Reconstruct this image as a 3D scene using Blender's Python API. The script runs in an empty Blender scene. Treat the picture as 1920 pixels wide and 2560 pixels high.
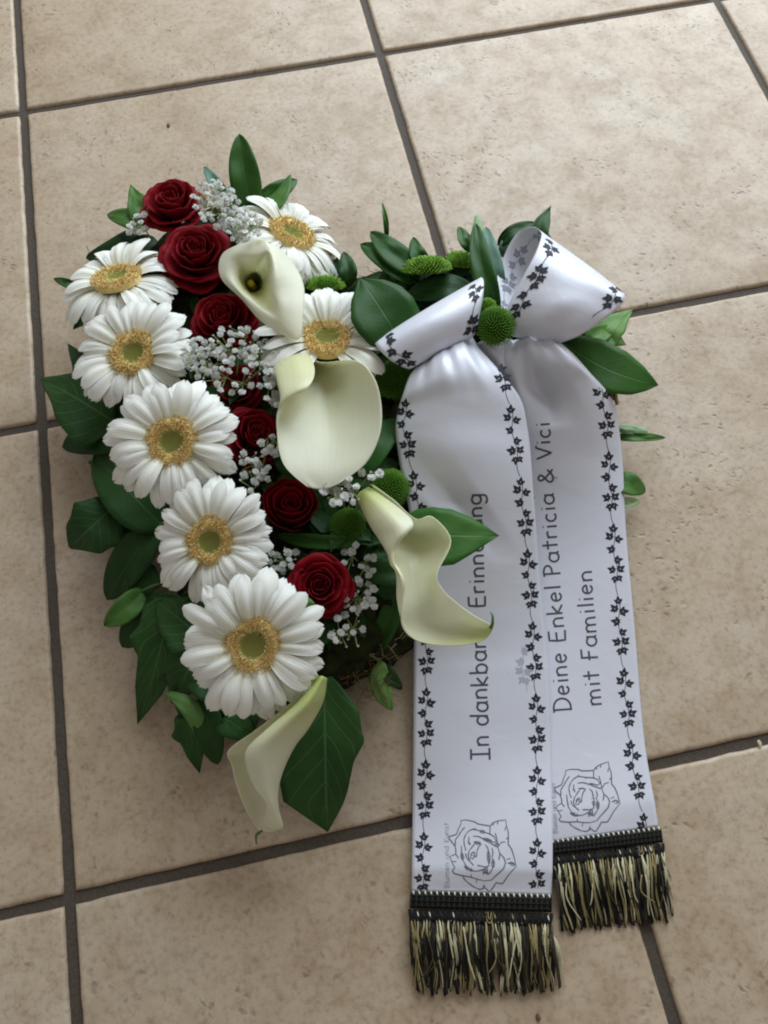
import bpy, bmesh, math, random
from mathutils import Vector, Matrix, noise
random.seed(7)
C = bpy.data.collections.new("scene"); S = bpy.context.scene
S.collection.children.link(C)
V = Vector
PI = math.pi

# ------------------------------------------------------------ camera
CAM = V((0.1945, -0.6843, 0.5425))
camd = bpy.data.cameras.new("camera"); cam = bpy.data.objects.new("camera", camd); C.objects.link(cam)
cam.location = CAM
cam.rotation_euler = (0.4048, 0.0138, -0.2115)
camd.sensor_fit = 'VERTICAL'; camd.sensor_height = 36.0; camd.sensor_width = 27.0
camd.lens = 36.0 * 2076.0 / 2560.0
camd.clip_start = 0.01; camd.clip_end = 50
camd.dof.use_dof = False
S.camera = cam
RM = cam.rotation_euler.to_matrix()
RX, UP, VW = RM.col[0].copy(), RM.col[1].copy(), RM.col[2].copy()   # camera right, up, towards the viewer

# ------------------------------------------------------------ light
w = bpy.data.worlds.new("World"); S.world = w; w.use_nodes = True
bg = w.node_tree.nodes["Background"]
bg.inputs[0].default_value = (1.0, 0.95, 0.90, 1); bg.inputs[1].default_value = 0.285

def area(name, loc, target, sx, sy, power, col):
    l = bpy.data.lights.new(name, 'AREA'); l.shape = 'RECTANGLE'; l.size = sx; l.size_y = sy
    l.energy = power; l.color = col
    o = bpy.data.objects.new(name, l); C.objects.link(o); o.location = loc
    o.rotation_euler = (V(target) - V(loc)).to_track_quat('-Z', 'Y').to_euler()
    return o
area("window_light", (1.12, 1.10, 1.02), (0.35, -0.15, 0.0), 1.9, 1.6, 61.0, (0.80, 0.91, 1.0))

S.view_settings.view_transform = 'Standard'; S.view_settings.look = 'None'
S.view_settings.exposure = 0.0; S.view_settings.gamma = 1.0
S.render.engine = 'CYCLES'
S.cycles.max_bounces = 8; S.cycles.filter_width = 2.0
S.render.resolution_x = 768; S.render.resolution_y = 1024

# ------------------------------------------------------------ pixel helper: point of the photo (1659x2212 scale) at height z metres
F = 2076.0 * 1659 / 1920; CX, CY = 829.5, 1106.0
def W(x, y, z=0.0):
    d = RX * ((x - CX) / F) - UP * ((y - CY) / F) - VW
    t = (z - CAM.z) / d.z
    return CAM + d * t
def PJ(p):
    c = V((RX.dot(p - CAM), UP.dot(p - CAM), VW.dot(p - CAM)))
    return (CX - F * c.x / c.z, CY + F * c.y / c.z)
def mpp(p):                                   # metres per pixel at a world point
    return -VW.dot(p - CAM) / F

# ------------------------------------------------------------ objects
def thing(name, label, cat, loc=(0, 0, 0), group=None, rot=None):
    o = bpy.data.objects.new(name, None); C.objects.link(o); o.empty_display_size = 0.02
    o.location = loc
    if rot is not None: o.rotation_euler = rot
    o['label'] = label; o['category'] = cat
    if group: o['group'] = group
    return o
def link(name, me, parent=None, label=None, stuff=False):
    o = bpy.data.objects.new(name, me); C.objects.link(o)
    if parent is not None: o.parent = parent
    if label: o['label'] = label
    if stuff: o['kind'] = 'stuff'
    return o
def mesh(name, vs, fs, mats, uvs=None, smooth=True, off=None, mi=None, attr=None):
    me = bpy.data.meshes.new(name)
    if off is not None: vs = [V(v) - off for v in vs]
    me.from_pydata([tuple(v) for v in vs], [], fs)
    for m in (mats if isinstance(mats, (list, tuple)) else [mats]): me.materials.append(m)
    if mi: me.polygons.foreach_set('material_index', mi)
    if smooth: me.polygons.foreach_set('use_smooth', [True] * len(fs))
    if uvs:
        ul = me.uv_layers.new(name='UVMap')
        li = [0] * len(me.loops); me.loops.foreach_get('vertex_index', li)
        buf = []
        for i in li: buf += [uvs[i][0], uvs[i][1]]
        ul.data.foreach_set('uv', buf)
    if attr:
        a = me.attributes.new('tone', 'FLOAT', 'POINT'); a.data.foreach_set('value', attr)
    me.update()
    return me
def solid(o, th, off=-1):
    m = o.modifiers.new('thickness', 'SOLIDIFY'); m.thickness = th; m.offset = off
    return o
def gridfaces(nr, nc, base=0, close=False):
    fs = []
    for r in range(nr - 1):
        for c in range(nc - (0 if close else 1)):
            a = base + r * nc + c; b = base + r * nc + (c + 1) % nc
            fs.append((a, b, b + nc, a + nc))
    return fs
def cr(p0, p1, p2, p3, t):
    t2 = t * t; t3 = t2 * t
    return 0.5 * ((2 * p1) + (p2 - p0) * t + (2 * p0 - 5 * p1 + 4 * p2 - p3) * t2 + (3 * p1 - p0 - 3 * p2 + p3) * t3)
def crs(pts, sub, close=False):
    out = []; n = len(pts)
    for i in range(n if close else n - 1):
        if close: q = [pts[(i + k) % n] for k in (-1, 0, 1, 2)]
        else: q = [pts[max(0, i - 1)], pts[i], pts[i + 1], pts[min(n - 1, i + 2)]]
        for k in range(sub): out.append(cr(*q, k / sub))
    if not close: out.append(pts[-1].copy())
    return out
def ctrl_surface(rows, sr, sc, close=False):
    rr = [crs(r, sc, close) for r in rows]
    cols = [crs([r[c] for r in rr], sr) for c in range(len(rr[0]))]
    nr, nc = len(cols[0]), len(cols)
    vs = [cols[c][r] for r in range(nr) for c in range(nc)]
    return vs, gridfaces(nr, nc, 0, close), nr, nc
def tube(vs, fs, pts, r, n=5, r1=None, mi=None, m=0):
    base = len(vs); N = len(pts); r1 = r if r1 is None else r1
    for i, p in enumerate(pts):
        d = (pts[min(N - 1, i + 1)] - pts[max(0, i - 1)])
        d = d.normalized() if d.length > 1e-9 else V((0, 0, 1))
        a = d.cross(V((0.13, 0.31, 0.94))); a = a.normalized() if a.length > 1e-6 else V((1, 0, 0))
        b = d.cross(a); rr = r + (r1 - r) * i / max(1, N - 1)
        for k in range(n):
            g = 2 * PI * k / n; vs.append(p + (a * math.cos(g) + b * math.sin(g)) * rr)
    f = gridfaces(N, n, base, True); f.append(tuple(base + k for k in range(n))[::-1]); f.append(tuple(base + (N - 1) * n + k for k in range(n)))
    fs += f
    if mi is not None: mi += [m] * len(f)

# ------------------------------------------------------------ materials
def mat(name, col, rough=0.6, spec=0.3, **k):
    m = bpy.data.materials.new(name); m.use_nodes = True
    b = m.node_tree.nodes['Principled BSDF']
    b.inputs['Base Color'].default_value = (*col, 1); b.inputs['Roughness'].default_value = rough
    b.inputs['Specular IOR Level'].default_value = spec
    for q, v in k.items():
        q = q.replace('_', ' ')
        b.inputs[q].default_value = (*v, 1) if isinstance(v, tuple) and len(v) == 3 and 'Radius' not in q else v
    return m
def N(m, t, **k):
    n = m.node_tree.nodes.new(t)
    for q, v in k.items():
        if q.startswith('i_'): n.inputs[q[2:].replace('_', ' ')].default_value = v
        else: setattr(n, q, v)
    return n
def LK(m, a, b): m.node_tree.links.new(a, b)
def ramp(m, fac, stops):
    r = N(m, 'ShaderNodeValToRGB'); e = r.color_ramp.elements
    while len(e) < len(stops): e.new(0.5)
    for q, (p, c) in zip(e, stops): q.position = p; q.color = (*c, 1)
    LK(m, fac, r.inputs[0]); return r
def mixc(m, fac, a, b, bt='MIX'):
    n = N(m, 'ShaderNodeMix'); n.data_type = 'RGBA'; n.blend_type = bt
    for s, v in ((n.inputs[0], fac), (n.inputs[6], a), (n.inputs[7], b)):
        if hasattr(v, 'is_output') or hasattr(v, 'links'): LK(m, v, s)
        else: s.default_value = v if not isinstance(v, tuple) else (*v, 1)
    return n.outputs[2]
def bump(m, h, strength, dist):
    n = N(m, 'ShaderNodeBump'); n.inputs['Strength'].default_value = strength; n.inputs['Distance'].default_value = dist
    LK(m, h, n.inputs['Height']); LK(m, n.outputs[0], m.node_tree.nodes['Principled BSDF'].inputs['Normal']); return n
def BS(m): return m.node_tree.nodes['Principled BSDF']
def coord(m, kind='Object'):
    return N(m, 'ShaderNodeTexCoord').outputs[kind]
def noi(m, vec, scale, detail=4, rough=0.55, dist=0.0):
    n = N(m, 'ShaderNodeTexNoise', i_Scale=scale, i_Detail=detail, i_Roughness=rough, i_Distortion=dist); LK(m, vec, n.inputs['Vector']); return n.outputs['Fac']

def tile_material():
    m = mat('glazed_stone_tile', (0.4, 0.33, 0.26), 0.42, 0.5)
    geo = N(m, 'ShaderNodeNewGeometry').outputs['Position']
    oi = N(m, 'ShaderNodeObjectInfo').outputs['Random']
    add = N(m, 'ShaderNodeVectorMath', operation='ADD')
    mul = N(m, 'ShaderNodeMath', operation='MULTIPLY'); mul.inputs[1].default_value = 13.0; LK(m, oi, mul.inputs[0])
    LK(m, geo, add.inputs[0]); LK(m, mul.outputs[0], add.inputs[1]); vec = add.outputs[0]
    big = noi(m, vec, 9, 4, 0.6, 0.4); mid = noi(m, vec, 45, 5, 0.62, 0.3); fine = noi(m, vec, 240, 5, 0.75)
    c = ramp(m, big, [(0.2, (0.43, 0.315, 0.205)), (0.5, (0.51, 0.40, 0.285)), (0.8, (0.57, 0.475, 0.375))]).outputs[0]
    mm = ramp(m, mid, [(0.3, (0.80, 0.74, 0.66)), (0.55, (1, 1, 1)), (0.75, (1.06, 1.04, 1.0))]).outputs[0]
    c = mixc(m, 0.85, c, mm, 'MULTIPLY')
    ff = ramp(m, fine, [(0.34, (0.66, 0.58, 0.48)), (0.5, (1, 1, 1)), (0.64, (1.10, 1.10, 1.08))]).outputs[0]
    c = mixc(m, 0.62, c, ff, 'MULTIPLY')
    # pits: small worn hollows, some brownish
    vo = N(m, 'ShaderNodeTexVoronoi', i_Scale=150.0, i_Randomness=1.0)
    dn = N(m, 'ShaderNodeTexNoise', i_Scale=60.0, i_Detail=3.0); LK(m, vec, dn.inputs['Vector'])
    mx = N(m, 'ShaderNodeMix'); mx.data_type = 'VECTOR'; mx.inputs[0].default_value = 0.02
    LK(m, vec, mx.inputs[4]); LK(m, dn.outputs['Color'], mx.inputs[5]); LK(m, mx.outputs[1], vo.inputs['Vector'])
    pit = ramp(m, vo.outputs['Distance'], [(0.08, (1, 1, 1)), (0.34, (0, 0, 0))]).outputs[0]
    msk = ramp(m, noi(m, vec, 26, 3), [(0.49, (0, 0, 0)), (0.62, (1, 1, 1))]).outputs[0]
    ps = N(m, 'ShaderNodeMath', operation='MULTIPLY'); LK(m, pit, ps.inputs[0]); LK(m, msk, ps.inputs[1])
    pf = N(m, 'ShaderNodeMath', operation='MULTIPLY'); LK(m, ps.outputs[0], pf.inputs[0]); pf.inputs[1].default_value = 0.7
    c = mixc(m, pf.outputs[0], c, (0.19, 0.14, 0.095))
    LK(m, c, BS(m).inputs['Base Color'])
    h1 = N(m, 'ShaderNodeMath', operation='MULTIPLY'); LK(m, mid, h1.inputs[0]); h1.inputs[1].default_value = 0.75
    h2 = N(m, 'ShaderNodeMath', operation='SUBTRACT'); LK(m, h1.outputs[0], h2.inputs[0]); LK(m, ps.outputs[0], h2.inputs[1])
    h3 = N(m, 'ShaderNodeMath', operation='MULTIPLY_ADD'); LK(m, fine, h3.inputs[0]); h3.inputs[1].default_value = 0.30; LK(m, h2.outputs[0], h3.inputs[2])
    bump(m, h3.outputs[0], 0.38, 0.0008)
    rr = ramp(m, mid, [(0.3, (0.56,) * 3), (0.7, (0.42,) * 3)]).outputs[0]
    LK(m, rr, BS(m).inputs['Roughness'])
    return m
M_tile = tile_material()
M_grout = mat('sandy_grout', (0.11, 0.085, 0.065), 0.7, 0.3)
g_ = noi(M_grout, coord(M_grout), 500, 4, 0.7)
LK(M_grout, ramp(M_grout, g_, [(0.3, (0.060, 0.046, 0.034)), (0.7, (0.105, 0.083, 0.064))]).outputs[0], BS(M_grout).inputs['Base Color'])
bump(M_grout, g_, 0.6, 0.0006)

def leaf_material(name, a, b, vein, rough=0.42, back=None, ivy=False):
    m = mat(name, a, rough + 0.06, 0.2)
    uv = coord(m, 'UV'); ob = coord(m)
    c = ramp(m, noi(m, ob, 40, 4), [(0.3, a), (0.7, b)]).outputs[0]
    sep = N(m, 'ShaderNodeSeparateXYZ'); LK(m, uv, sep.inputs[0])
    # uv.x = along 0..1, uv.y = across -1..1
    av = N(m, 'ShaderNodeMath', operation='ABSOLUTE'); LK(m, sep.outputs[1], av.inputs[0])
    rib = ramp(m, av.outputs[0], [(0.0, (1, 1, 1)), (0.045, (0, 0, 0))]).outputs[0]
    # side veins
    k = N(m, 'ShaderNodeMath', operation='MULTIPLY_ADD'); LK(m, av.outputs[0], k.inputs[0]); k.inputs[1].default_value = -0.34; LK(m, sep.outputs[0], k.inputs[2])
    s = N(m, 'ShaderNodeMath', operation='MULTIPLY'); LK(m, k.outputs[0], s.inputs[0]); s.inputs[1].default_value = 40 if ivy else 75
    sn = N(m, 'ShaderNodeMath', operation='SINE'); LK(m, s.outputs[0], sn.inputs[0])
    sv = ramp(m, sn.outputs[0], [(0.93, (0, 0, 0)), (1.0, (1, 1, 1))]).outputs[0]
    vs = N(m, 'ShaderNodeMath', operation='MAXIMUM'); LK(m, rib, vs.inputs[0])
    q = N(m, 'ShaderNodeMath', operation='MULTIPLY'); LK(m, sv, q.inputs[0]); q.inputs[1].default_value = 0.6 if ivy else 0.16
    LK(m, q.outputs[0], vs.inputs[1])
    f = N(m, 'ShaderNodeMath', operation='MULTIPLY'); LK(m, vs.outputs[0], f.inputs[0]); f.inputs[1].default_value = 0.7
    c = mixc(m, f.outputs[0], c, vein)
    oi = N(m, 'ShaderNodeObjectInfo').outputs['Random']
    c = mixc(m, 1.0, c, ramp(m, oi, [(0.0, (0.72, 0.74, 0.80)), (0.5, (1.0, 1.0, 1.0)), (1.0, (1.30, 1.20, 1.08))]).outputs[0], 'MULTIPLY')
    c = mixc(m, ramp(m, noi(m, ob, 150, 4, 0.7), [(0.66, (0, 0, 0)), (0.78, (0.45, 0.45, 0.45))]).outputs[0], c, vein)
    if back:
        bf = N(m, 'ShaderNodeNewGeometry').outputs['Backfacing']
        c = mixc(m, bf, c, back)
    LK(m, c, BS(m).inputs['Base Color'])
    hn = noi(m, ob, 120, 3)
    hh = N(m, 'ShaderNodeMath', operation='SUBTRACT'); LK(m, hn, hh.inputs[0]); LK(m, f.outputs[0], hh.inputs[1])
    bump(m, hh.outputs[0], 0.5, 0.0006)
    BS(m).inputs['Subsurface Weight'].default_value = 0.0
    return m
M_leaf = leaf_material('dark_glossy_leaf', (0.022, 0.085, 0.012), (0.035, 0.115, 0.018), (0.08, 0.18, 0.04))
M_leafd = leaf_material('deep_green_leaf', (0.014, 0.056, 0.010), (0.026, 0.082, 0.016), (0.06, 0.14, 0.035))
M_ivy = leaf_material('ivy_leaf_green', (0.014, 0.056, 0.012), (0.028, 0.085, 0.018), (0.09, 0.17, 0.07), 0.45, ivy=True)
M_leafl = leaf_material('light_green_leaf', (0.10, 0.22, 0.055), (0.15, 0.29, 0.08), (0.24, 0.38, 0.14), 0.45)
M_leafm = leaf_material('mid_green_leaf', (0.06, 0.15, 0.03), (0.085, 0.20, 0.04), (0.14, 0.26, 0.07), 0.42)
M_leafp = leaf_material('pale_leaf_underside', (0.26, 0.42, 0.21), (0.34, 0.50, 0.28), (0.42, 0.55, 0.34), 0.55)
M_leafb = leaf_material('bluish_leaf', (0.12, 0.24, 0.16), (0.17, 0.30, 0.21), (0.25, 0.38, 0.28), 0.4)
M_stem = mat('green_stem', (0.10, 0.18, 0.05), 0.5)
M_fine = mat('yellow_green_fine_stem', (0.30, 0.38, 0.13), 0.55)
M_twig = mat('brown_twig', (0.14, 0.09, 0.05), 0.8)

M_petal = mat('white_petal', (0.78, 0.78, 0.73), 0.55, 0.25, Subsurface_Weight=0.5, Subsurface_Scale=0.008)
BS(M_petal).inputs['Subsurface Radius'].default_value = (1.0, 0.9, 0.7)
def petal_nodes(m):
    uv = coord(m, 'UV'); sep = N(m, 'ShaderNodeSeparateXYZ'); LK(m, uv, sep.inputs[0])
    c = ramp(m, sep.outputs[0], [(0.0, (0.74, 0.74, 0.48)), (0.3, (0.90, 0.88, 0.73)), (0.6, (0.94, 0.925, 0.83))]).outputs[0]
    s = N(m, 'ShaderNodeMath', operation='MULTIPLY'); LK(m, sep.outputs[1], s.inputs[0]); s.inputs[1].default_value = 22
    sn = N(m, 'ShaderNodeMath', operation='SINE'); LK(m, s.outputs[0], sn.inputs[0])
    LK(m, c, BS(m).inputs['Base Color']); bump(m, sn.outputs[0], 0.16, 0.00025)
petal_nodes(M_petal)
M_pollen = mat('ochre_stamen', (0.83, 0.62, 0.25), 0.6)
M_pollen2 = mat('pale_stamen', (0.86, 0.72, 0.40), 0.6)
M_pollen3 = mat('brown_stamen', (0.62, 0.38, 0.11), 0.6)
M_disc = mat('yellow_green_disc', (0.46, 0.46, 0.13), 0.6)
M_rose = mat('red_velvet_petal', (0.20, 0.004, 0.012), 0.6, 0.15, Sheen_Weight=0.12, Sheen_Roughness=0.4)
BS(M_rose).inputs['Sheen Tint'].default_value = (0.8, 0.05, 0.1, 1)
def rose_nodes(m):
    uv = coord(m, 'UV'); sep = N(m, 'ShaderNodeSeparateXYZ'); LK(m, uv, sep.inputs[0])
    c = ramp(m, sep.outputs[0], [(0.0, (0.05, 0.001, 0.002)), (0.55, (0.17, 0.0015, 0.005)), (0.93, (0.27, 0.003, 0.010)), (1.0, (0.20, 0.002, 0.008))]).outputs[0]
    LK(m, c, BS(m).inputs['Base Color'])
    bump(m, noi(m, coord(m), 260, 3), 0.3, 0.0004)
rose_nodes(M_rose)
M_calla = mat('cream_spathe', (0.70, 0.71, 0.52), 0.38, 0.35, Subsurface_Weight=0.3, Subsurface_Scale=0.006)
def calla_nodes(m):
    a = N(m, 'ShaderNodeAttribute', attribute_name='tone').outputs['Fac']
    c = ramp(m, a, [(0.0, (0.81, 0.80, 0.58)), (0.35, (0.70, 0.70, 0.36)), (0.7, (0.46, 0.52, 0.16)), (1.0, (0.27, 0.36, 0.05))]).outputs[0]
    uv = coord(m, 'UV'); sep = N(m, 'ShaderNodeSeparateXYZ'); LK(m, uv, sep.inputs[0])
    s = N(m, 'ShaderNodeMath', operation='MULTIPLY'); LK(m, sep.outputs[1], s.inputs[0]); s.inputs[1].default_value = 150
    sn = N(m, 'ShaderNodeMath', operation='SINE'); LK(m, s.outputs[0], sn.inputs[0])
    c = mixc(m, 0.10, c, ramp(m, noi(m, coord(m), 70, 4), [(0.3, (0.5, 0.55, 0.3)), (0.7, (1, 1, 1))]).outputs[0], 'MULTIPLY')
    LK(m, c, BS(m).inputs['Base Color']); bump(m, sn.outputs[0], 0.05, 0.0002)
calla_nodes(M_calla); BS(M_calla).inputs['Subsurface Radius'].default_value = (1.0, 1.0, 0.7)
M_spadix = mat('yellow_spadix', (0.75, 0.55, 0.06), 0.7)
M_floret = mat('tiny_white_flower', (0.95, 0.96, 0.90), 0.6, 0.1, Subsurface_Weight=0.6, Subsurface_Scale=0.006)
BS(M_floret).inputs['Subsurface Radius'].default_value = (1.0, 1.0, 0.9)
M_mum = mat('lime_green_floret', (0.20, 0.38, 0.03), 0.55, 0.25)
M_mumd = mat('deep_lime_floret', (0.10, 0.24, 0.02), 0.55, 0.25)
M_satin = mat('white_satin_ribbon', (0.75, 0.755, 0.835), 0.42, 0.4, Sheen_Weight=0.15, Metallic=0.12)
_h = N(M_satin, 'ShaderNodeMath', operation='MULTIPLY_ADD'); LK(M_satin, noi(M_satin, coord(M_satin), 1500, 2), _h.inputs[0]); _h.inputs[1].default_value = 0.06; LK(M_satin, noi(M_satin, coord(M_satin), 34, 4, 0.5, 0.8), _h.inputs[2])
bump(M_satin, _h.outputs[0], 0.22, 0.0022)
M_ink = mat('black_print', (0.025, 0.026, 0.035), 0.6)
M_pencil = mat('grey_pencil_print', (0.15, 0.15, 0.18), 0.7)
M_pencil2 = mat('soft_grey_print', (0.25, 0.25, 0.29), 0.7)
M_letter = mat('charcoal_lettering', (0.085, 0.085, 0.10), 0.6)
M_ghost = mat('show_through_print', (0.44, 0.45, 0.52), 0.5)
M_ghost2 = mat('strong_show_through_print', (0.34, 0.34, 0.42), 0.5)
M_black = mat('black_braid', (0.012, 0.011, 0.010), 0.6, 0.2)
M_black2 = mat('dark_grey_braid', (0.045, 0.043, 0.032), 0.6, 0.2)
M_picot = mat('cream_picot', (0.75, 0.74, 0.62), 0.5)
M_gold = mat('olive_gold_thread', (0.33, 0.265, 0.11), 0.4, 0.5)
M_cream = mat('cream_thread', (0.62, 0.57, 0.36), 0.42, 0.4)
M_brown = mat('dark_brown_thread', (0.055, 0.042, 0.022), 0.5, 0.3)
M_moss = mat('dark_moss', (0.02, 0.028, 0.010), 0.95, 0.1)
LK(M_moss, ramp(M_moss, noi(M_moss, coord(M_moss), 90, 5), [(0.35, (0.008, 0.010, 0.004)), (0.7, (0.035, 0.040, 0.014))]).outputs[0], BS(M_moss).inputs['Base Color'])
bump(M_moss, noi(M_moss, coord(M_moss), 220, 4), 1.0, 0.003)
M_straw = mat('brown_straw', (0.20, 0.13, 0.06), 0.8)
M_straw2 = mat('tan_wicker', (0.36, 0.26, 0.14), 0.7)

# ------------------------------------------------------------ floor
T = 0.33; GAP = 0.0068
def build_floor():
    bm = bmesh.new()
    n = 24; R = 2.2
    for i in range(n + 1):
        for j in range(n + 1):
            x = -R + 2 * R * i / n + 0.33; y = -R + 2 * R * j / n - 0.33
            bm.verts.new((x, y, -0.0026))
    bm.verts.ensure_lookup_table()
    for i in range(n):
        for j in range(n):
            a = i * (n + 1) + j
            bm.faces.new([bm.verts[q] for q in (a, a + n + 1, a + n + 2, a + 1)])
    me = bpy.data.meshes.new('floor'); bm.to_mesh(me); bm.free(); me.materials.append(M_grout)
    fl = link('floor', me); fl['kind'] = 'structure'
    for i in range(-2, 4):
        for j in range(-4, 3):
            rnd = random.Random(i * 31 + j * 7 + 100)
            x0, x1 = i * T + GAP / 2, (i + 1) * T - GAP / 2; y0, y1 = j * T + GAP / 2, (j + 1) * T - GAP / 2
            x0, x1, y0, y1 = [q + rnd.uniform(-0.0003, 0.0003) for q in (x0, x1, y0, y1)]
            c = V(((x0 + x1) / 2, (y0 + y1) / 2, 0)); hx, hy = (x1 - x0) / 2, (y1 - y0) / 2
            near = -1 <= i <= 2 and -3 <= j <= 1
            K = 40 if near else 6
            loop = []
            for s in range(4):
                for k in range(K):
                    t = -1 + 2 * k / K
                    p = [(t, -1), (1, t), (-t, 1), (-1, -t)][s]
                    loop.append(V((p[0] * hx, p[1] * hy, 0)))
            prof = [(0.0, -0.008), (0.0, -0.0022), (0.0006, -0.0009), (0.0016, -0.0002), (0.0032, 0.0), (0.03, 0.0)]
            vs = []; fs = []; n_ = len(loop)
            for q, (ins, z) in enumerate(prof):
                for li, p in enumerate(loop):
                    wob = 0.0
                    if near and 1 <= q <= 4:
                        g = V((p.x + c.x, p.y + c.y, 0.3)) * 70
                        wob = 0.0005 * noise.noise(g) + 0.0004 * noise.noise(g * 3)
                    sx = max(0.0, 1 - (ins + wob) / hx); sy = max(0, 1 - (ins + wob) / hy)
                    # slightly rounded corner
                    cxn, cyn = abs(p.x) / hx, abs(p.y) / hy; cc = max(0, cxn + cyn - 1.975) * 0.035
                    vs.append(V((p.x * (sx - cc), p.y * (sy - cc), z)))
            for q in range(len(prof) - 1):
                for k in range(n_):
                    a = q * n_ + k; b = q * n_ + (k + 1) % n_
                    fs.append((a, b, b + n_, a + n_))
            fs.append(tuple((len(prof) - 1) * n_ + k for k in range(n_)))
            me = mesh('tile', vs, fs, M_tile); o = link('tile', me, fl); o.location = c
build_floor()

# ------------------------------------------------------------ leaves
def prof_ruscus(t): return 1.98 * (max(t, 0) ** 0.55) * (max(0, 1 - t) ** 0.62) * (0.88 + 0.24 * (1 - t) * 0.8) / 1.06
IVY = [(0, 0.10), (0.05, 0.42), (0.13, 0.80), (0.24, 1.0), (0.33, 0.92), (0.42, 0.80), (0.52, 0.78), (0.62, 0.66), (0.72, 0.46), (0.84, 0.27), (0.94, 0.12), (1, 0.0)]
IVY2 = [(0, 0.15), (0.06, 0.55), (0.12, 0.78), (0.2, 0.74), (0.28, 0.80), (0.36, 1.0), (0.43, 0.86), (0.5, 0.60), (0.6, 0.52), (0.72, 0.44), (0.85, 0.24), (1, 0.0)]
def prof_tab(tab, t):
    for (a, u), (b, v) in zip(tab, tab[1:]):
        if t <= b: return u + (v - u) * (t - a) / (b - a)
    return 0.0
def leaf(parent, base, tip, hw, m, z0=0.04, z1=0.03, zm=0.008, fold=0.25, kind='r', bend=0.0, roll=0.0, left=None, right=None, label=None, curl=0.0, nt=22, nc=8):
    """base/tip in photo pixels; hw half width in pixels; z heights in metres; zm arch of the spine; fold depth of the V; roll tilts about the spine"""
    off = parent.location
    b, t_ = V((base[0], base[1])), V((tip[0], tip[1])); d = t_ - b; L = d.length; d.normalize(); nrm = V((-d.y, d.x))
    vs = []; uvs = []
    rnd = random.Random(int(base[0] * 3 + tip[1] * 7)); seed = V((rnd.random() * 50, rnd.random() * 50, 0))
    for i in range(nt + 1):
        t = i / nt
        te = t
        if kind == 'r': wl = wr = prof_ruscus(t)
        elif kind == 'i':
            wl = prof_tab(IVY, t) * (1 + 0.08 * noise.noise(seed + V((t * 6, 0, 0)))); wr = prof_tab(IVY, t) * (1 + 0.12 * noise.noise(seed + V((t * 6, 9, 0))))
        elif kind == 'j': wl = prof_tab(IVY2, t); wr = prof_tab(IVY2, t) * (1 + 0.1 * noise.noise(seed + V((t * 5, 3, 0))))
        if left: wl = prof_tab(left, t)
        if right: wr = prof_tab(right, t)
        c = b + d * (L * te) + nrm * (bend * 4 * t * (1 - t))
        z = z0 + (z1 - z0) * t + zm * 4 * t * (1 - t)
        for k in range(nc + 1):
            v = -1 + 2 * k / nc
            wd = (wl if v < 0 else wr) * hw * v
            p2 = c + nrm * wd
            s = mpp(W(p2.x, p2.y, z))
            zz = z + fold * abs(wd) * s - curl * (v * v) * abs(wd) * s + roll * wd * s
            zz += 0.0016 * noise.noise(seed + V((t * 4, v * 1.6, 0)))
            vs.append(W(p2.x, p2.y, max(zz, 0.0008))); uvs.append((t, v))
    # cut of the leaf stalk end is a point: merge not needed
    me = mesh('leaf', vs, gridfaces(nt + 1, nc + 1), m, uvs, off=off)
    o = link('leaf', me, parent, label)
    solid(o, 0.0004, 0)
    return o
def stem(parent, pts, r=0.001, m=None, name='stem'):
    vs = []; fs = []; P = crs([W(*p) for p in pts], 5)
    tube(vs, fs, P, r, 6, r * 0.8)
    return link(name, mesh(name, vs, fs, m or M_stem, off=parent.location), parent)
def spray(name, label, cat, root, leaves, stems=(), group='leaves tucked round the flowers'):
    t = thing(name, label, cat, W(*root), group)
    for l in leaves: leaf(t, *l[0], **l[1])
    for s in stems: stem(t, s)
    return t
def A(base, tip, hw, m, **k): return ((base, tip, hw, m), k)

spray('leaf_spray', 'tall pointed dark green leaf with two narrower leaves beside it, at the very top', 'leaf spray', (545, 470, 0.045),
      [A((546, 462), (517, 289), 41, M_leaf, z0=0.055, z1=0.085, zm=0.004, fold=0.28, bend=-4),
       A((548, 470), (642, 388), 31, M_leaf, z0=0.05, z1=0.055, fold=0.2, roll=-0.35, bend=-9),
       A((540, 462), (628, 377), 21, M_leafm, z0=0.056, z1=0.066, zm=0.008, fold=-0.3, roll=0.6, bend=20)],
      [[(560, 520, 0.03), (552, 485, 0.045), (546, 462, 0.055)]])
spray('leaf_spray', 'small bluish green pointed leaf right of the topmost red rose', 'leaf spray', (486, 440, 0.05),
      [A((492, 432), (440, 360), 17, M_leafb, z0=0.055, z1=0.06, fold=0.3),
       A((505, 480), (498, 400), 22, M_leafb, z0=0.05, z1=0.06, fold=0.2)])
spray('leaf_spray', 'light green rounded leaf pair left of the topmost red rose, over a darker leaf', 'leaf spray', (300, 490, 0.04),
      [A((330, 480), (282, 398), 34, M_leafm, z0=0.045, z1=0.05, fold=0.15, kind='i', bend=-8),
       A((325, 492), (231, 464), 27, M_leafm, z0=0.045, z1=0.045, fold=0.1, bend=6),
       A((300, 500), (186, 558), 36, M_leafd, z0=0.04, z1=0.03, fold=0.15, bend=-16),
       A((340, 520), (250, 560), 34, M_leafd, z0=0.04, z1=0.03, fold=0.15)])
spray('leaf_spray', 'small dark leaf corner poking out at the left of the highest left gerbera', 'leaf spray', (150, 640, 0.03),
      [A((170, 620), (116, 602), 12, M_leafd, z0=0.03, z1=0.03), A((210, 650), (158, 712), 26, M_leafd, z0=0.035, z1=0.02, kind='i')])
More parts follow.
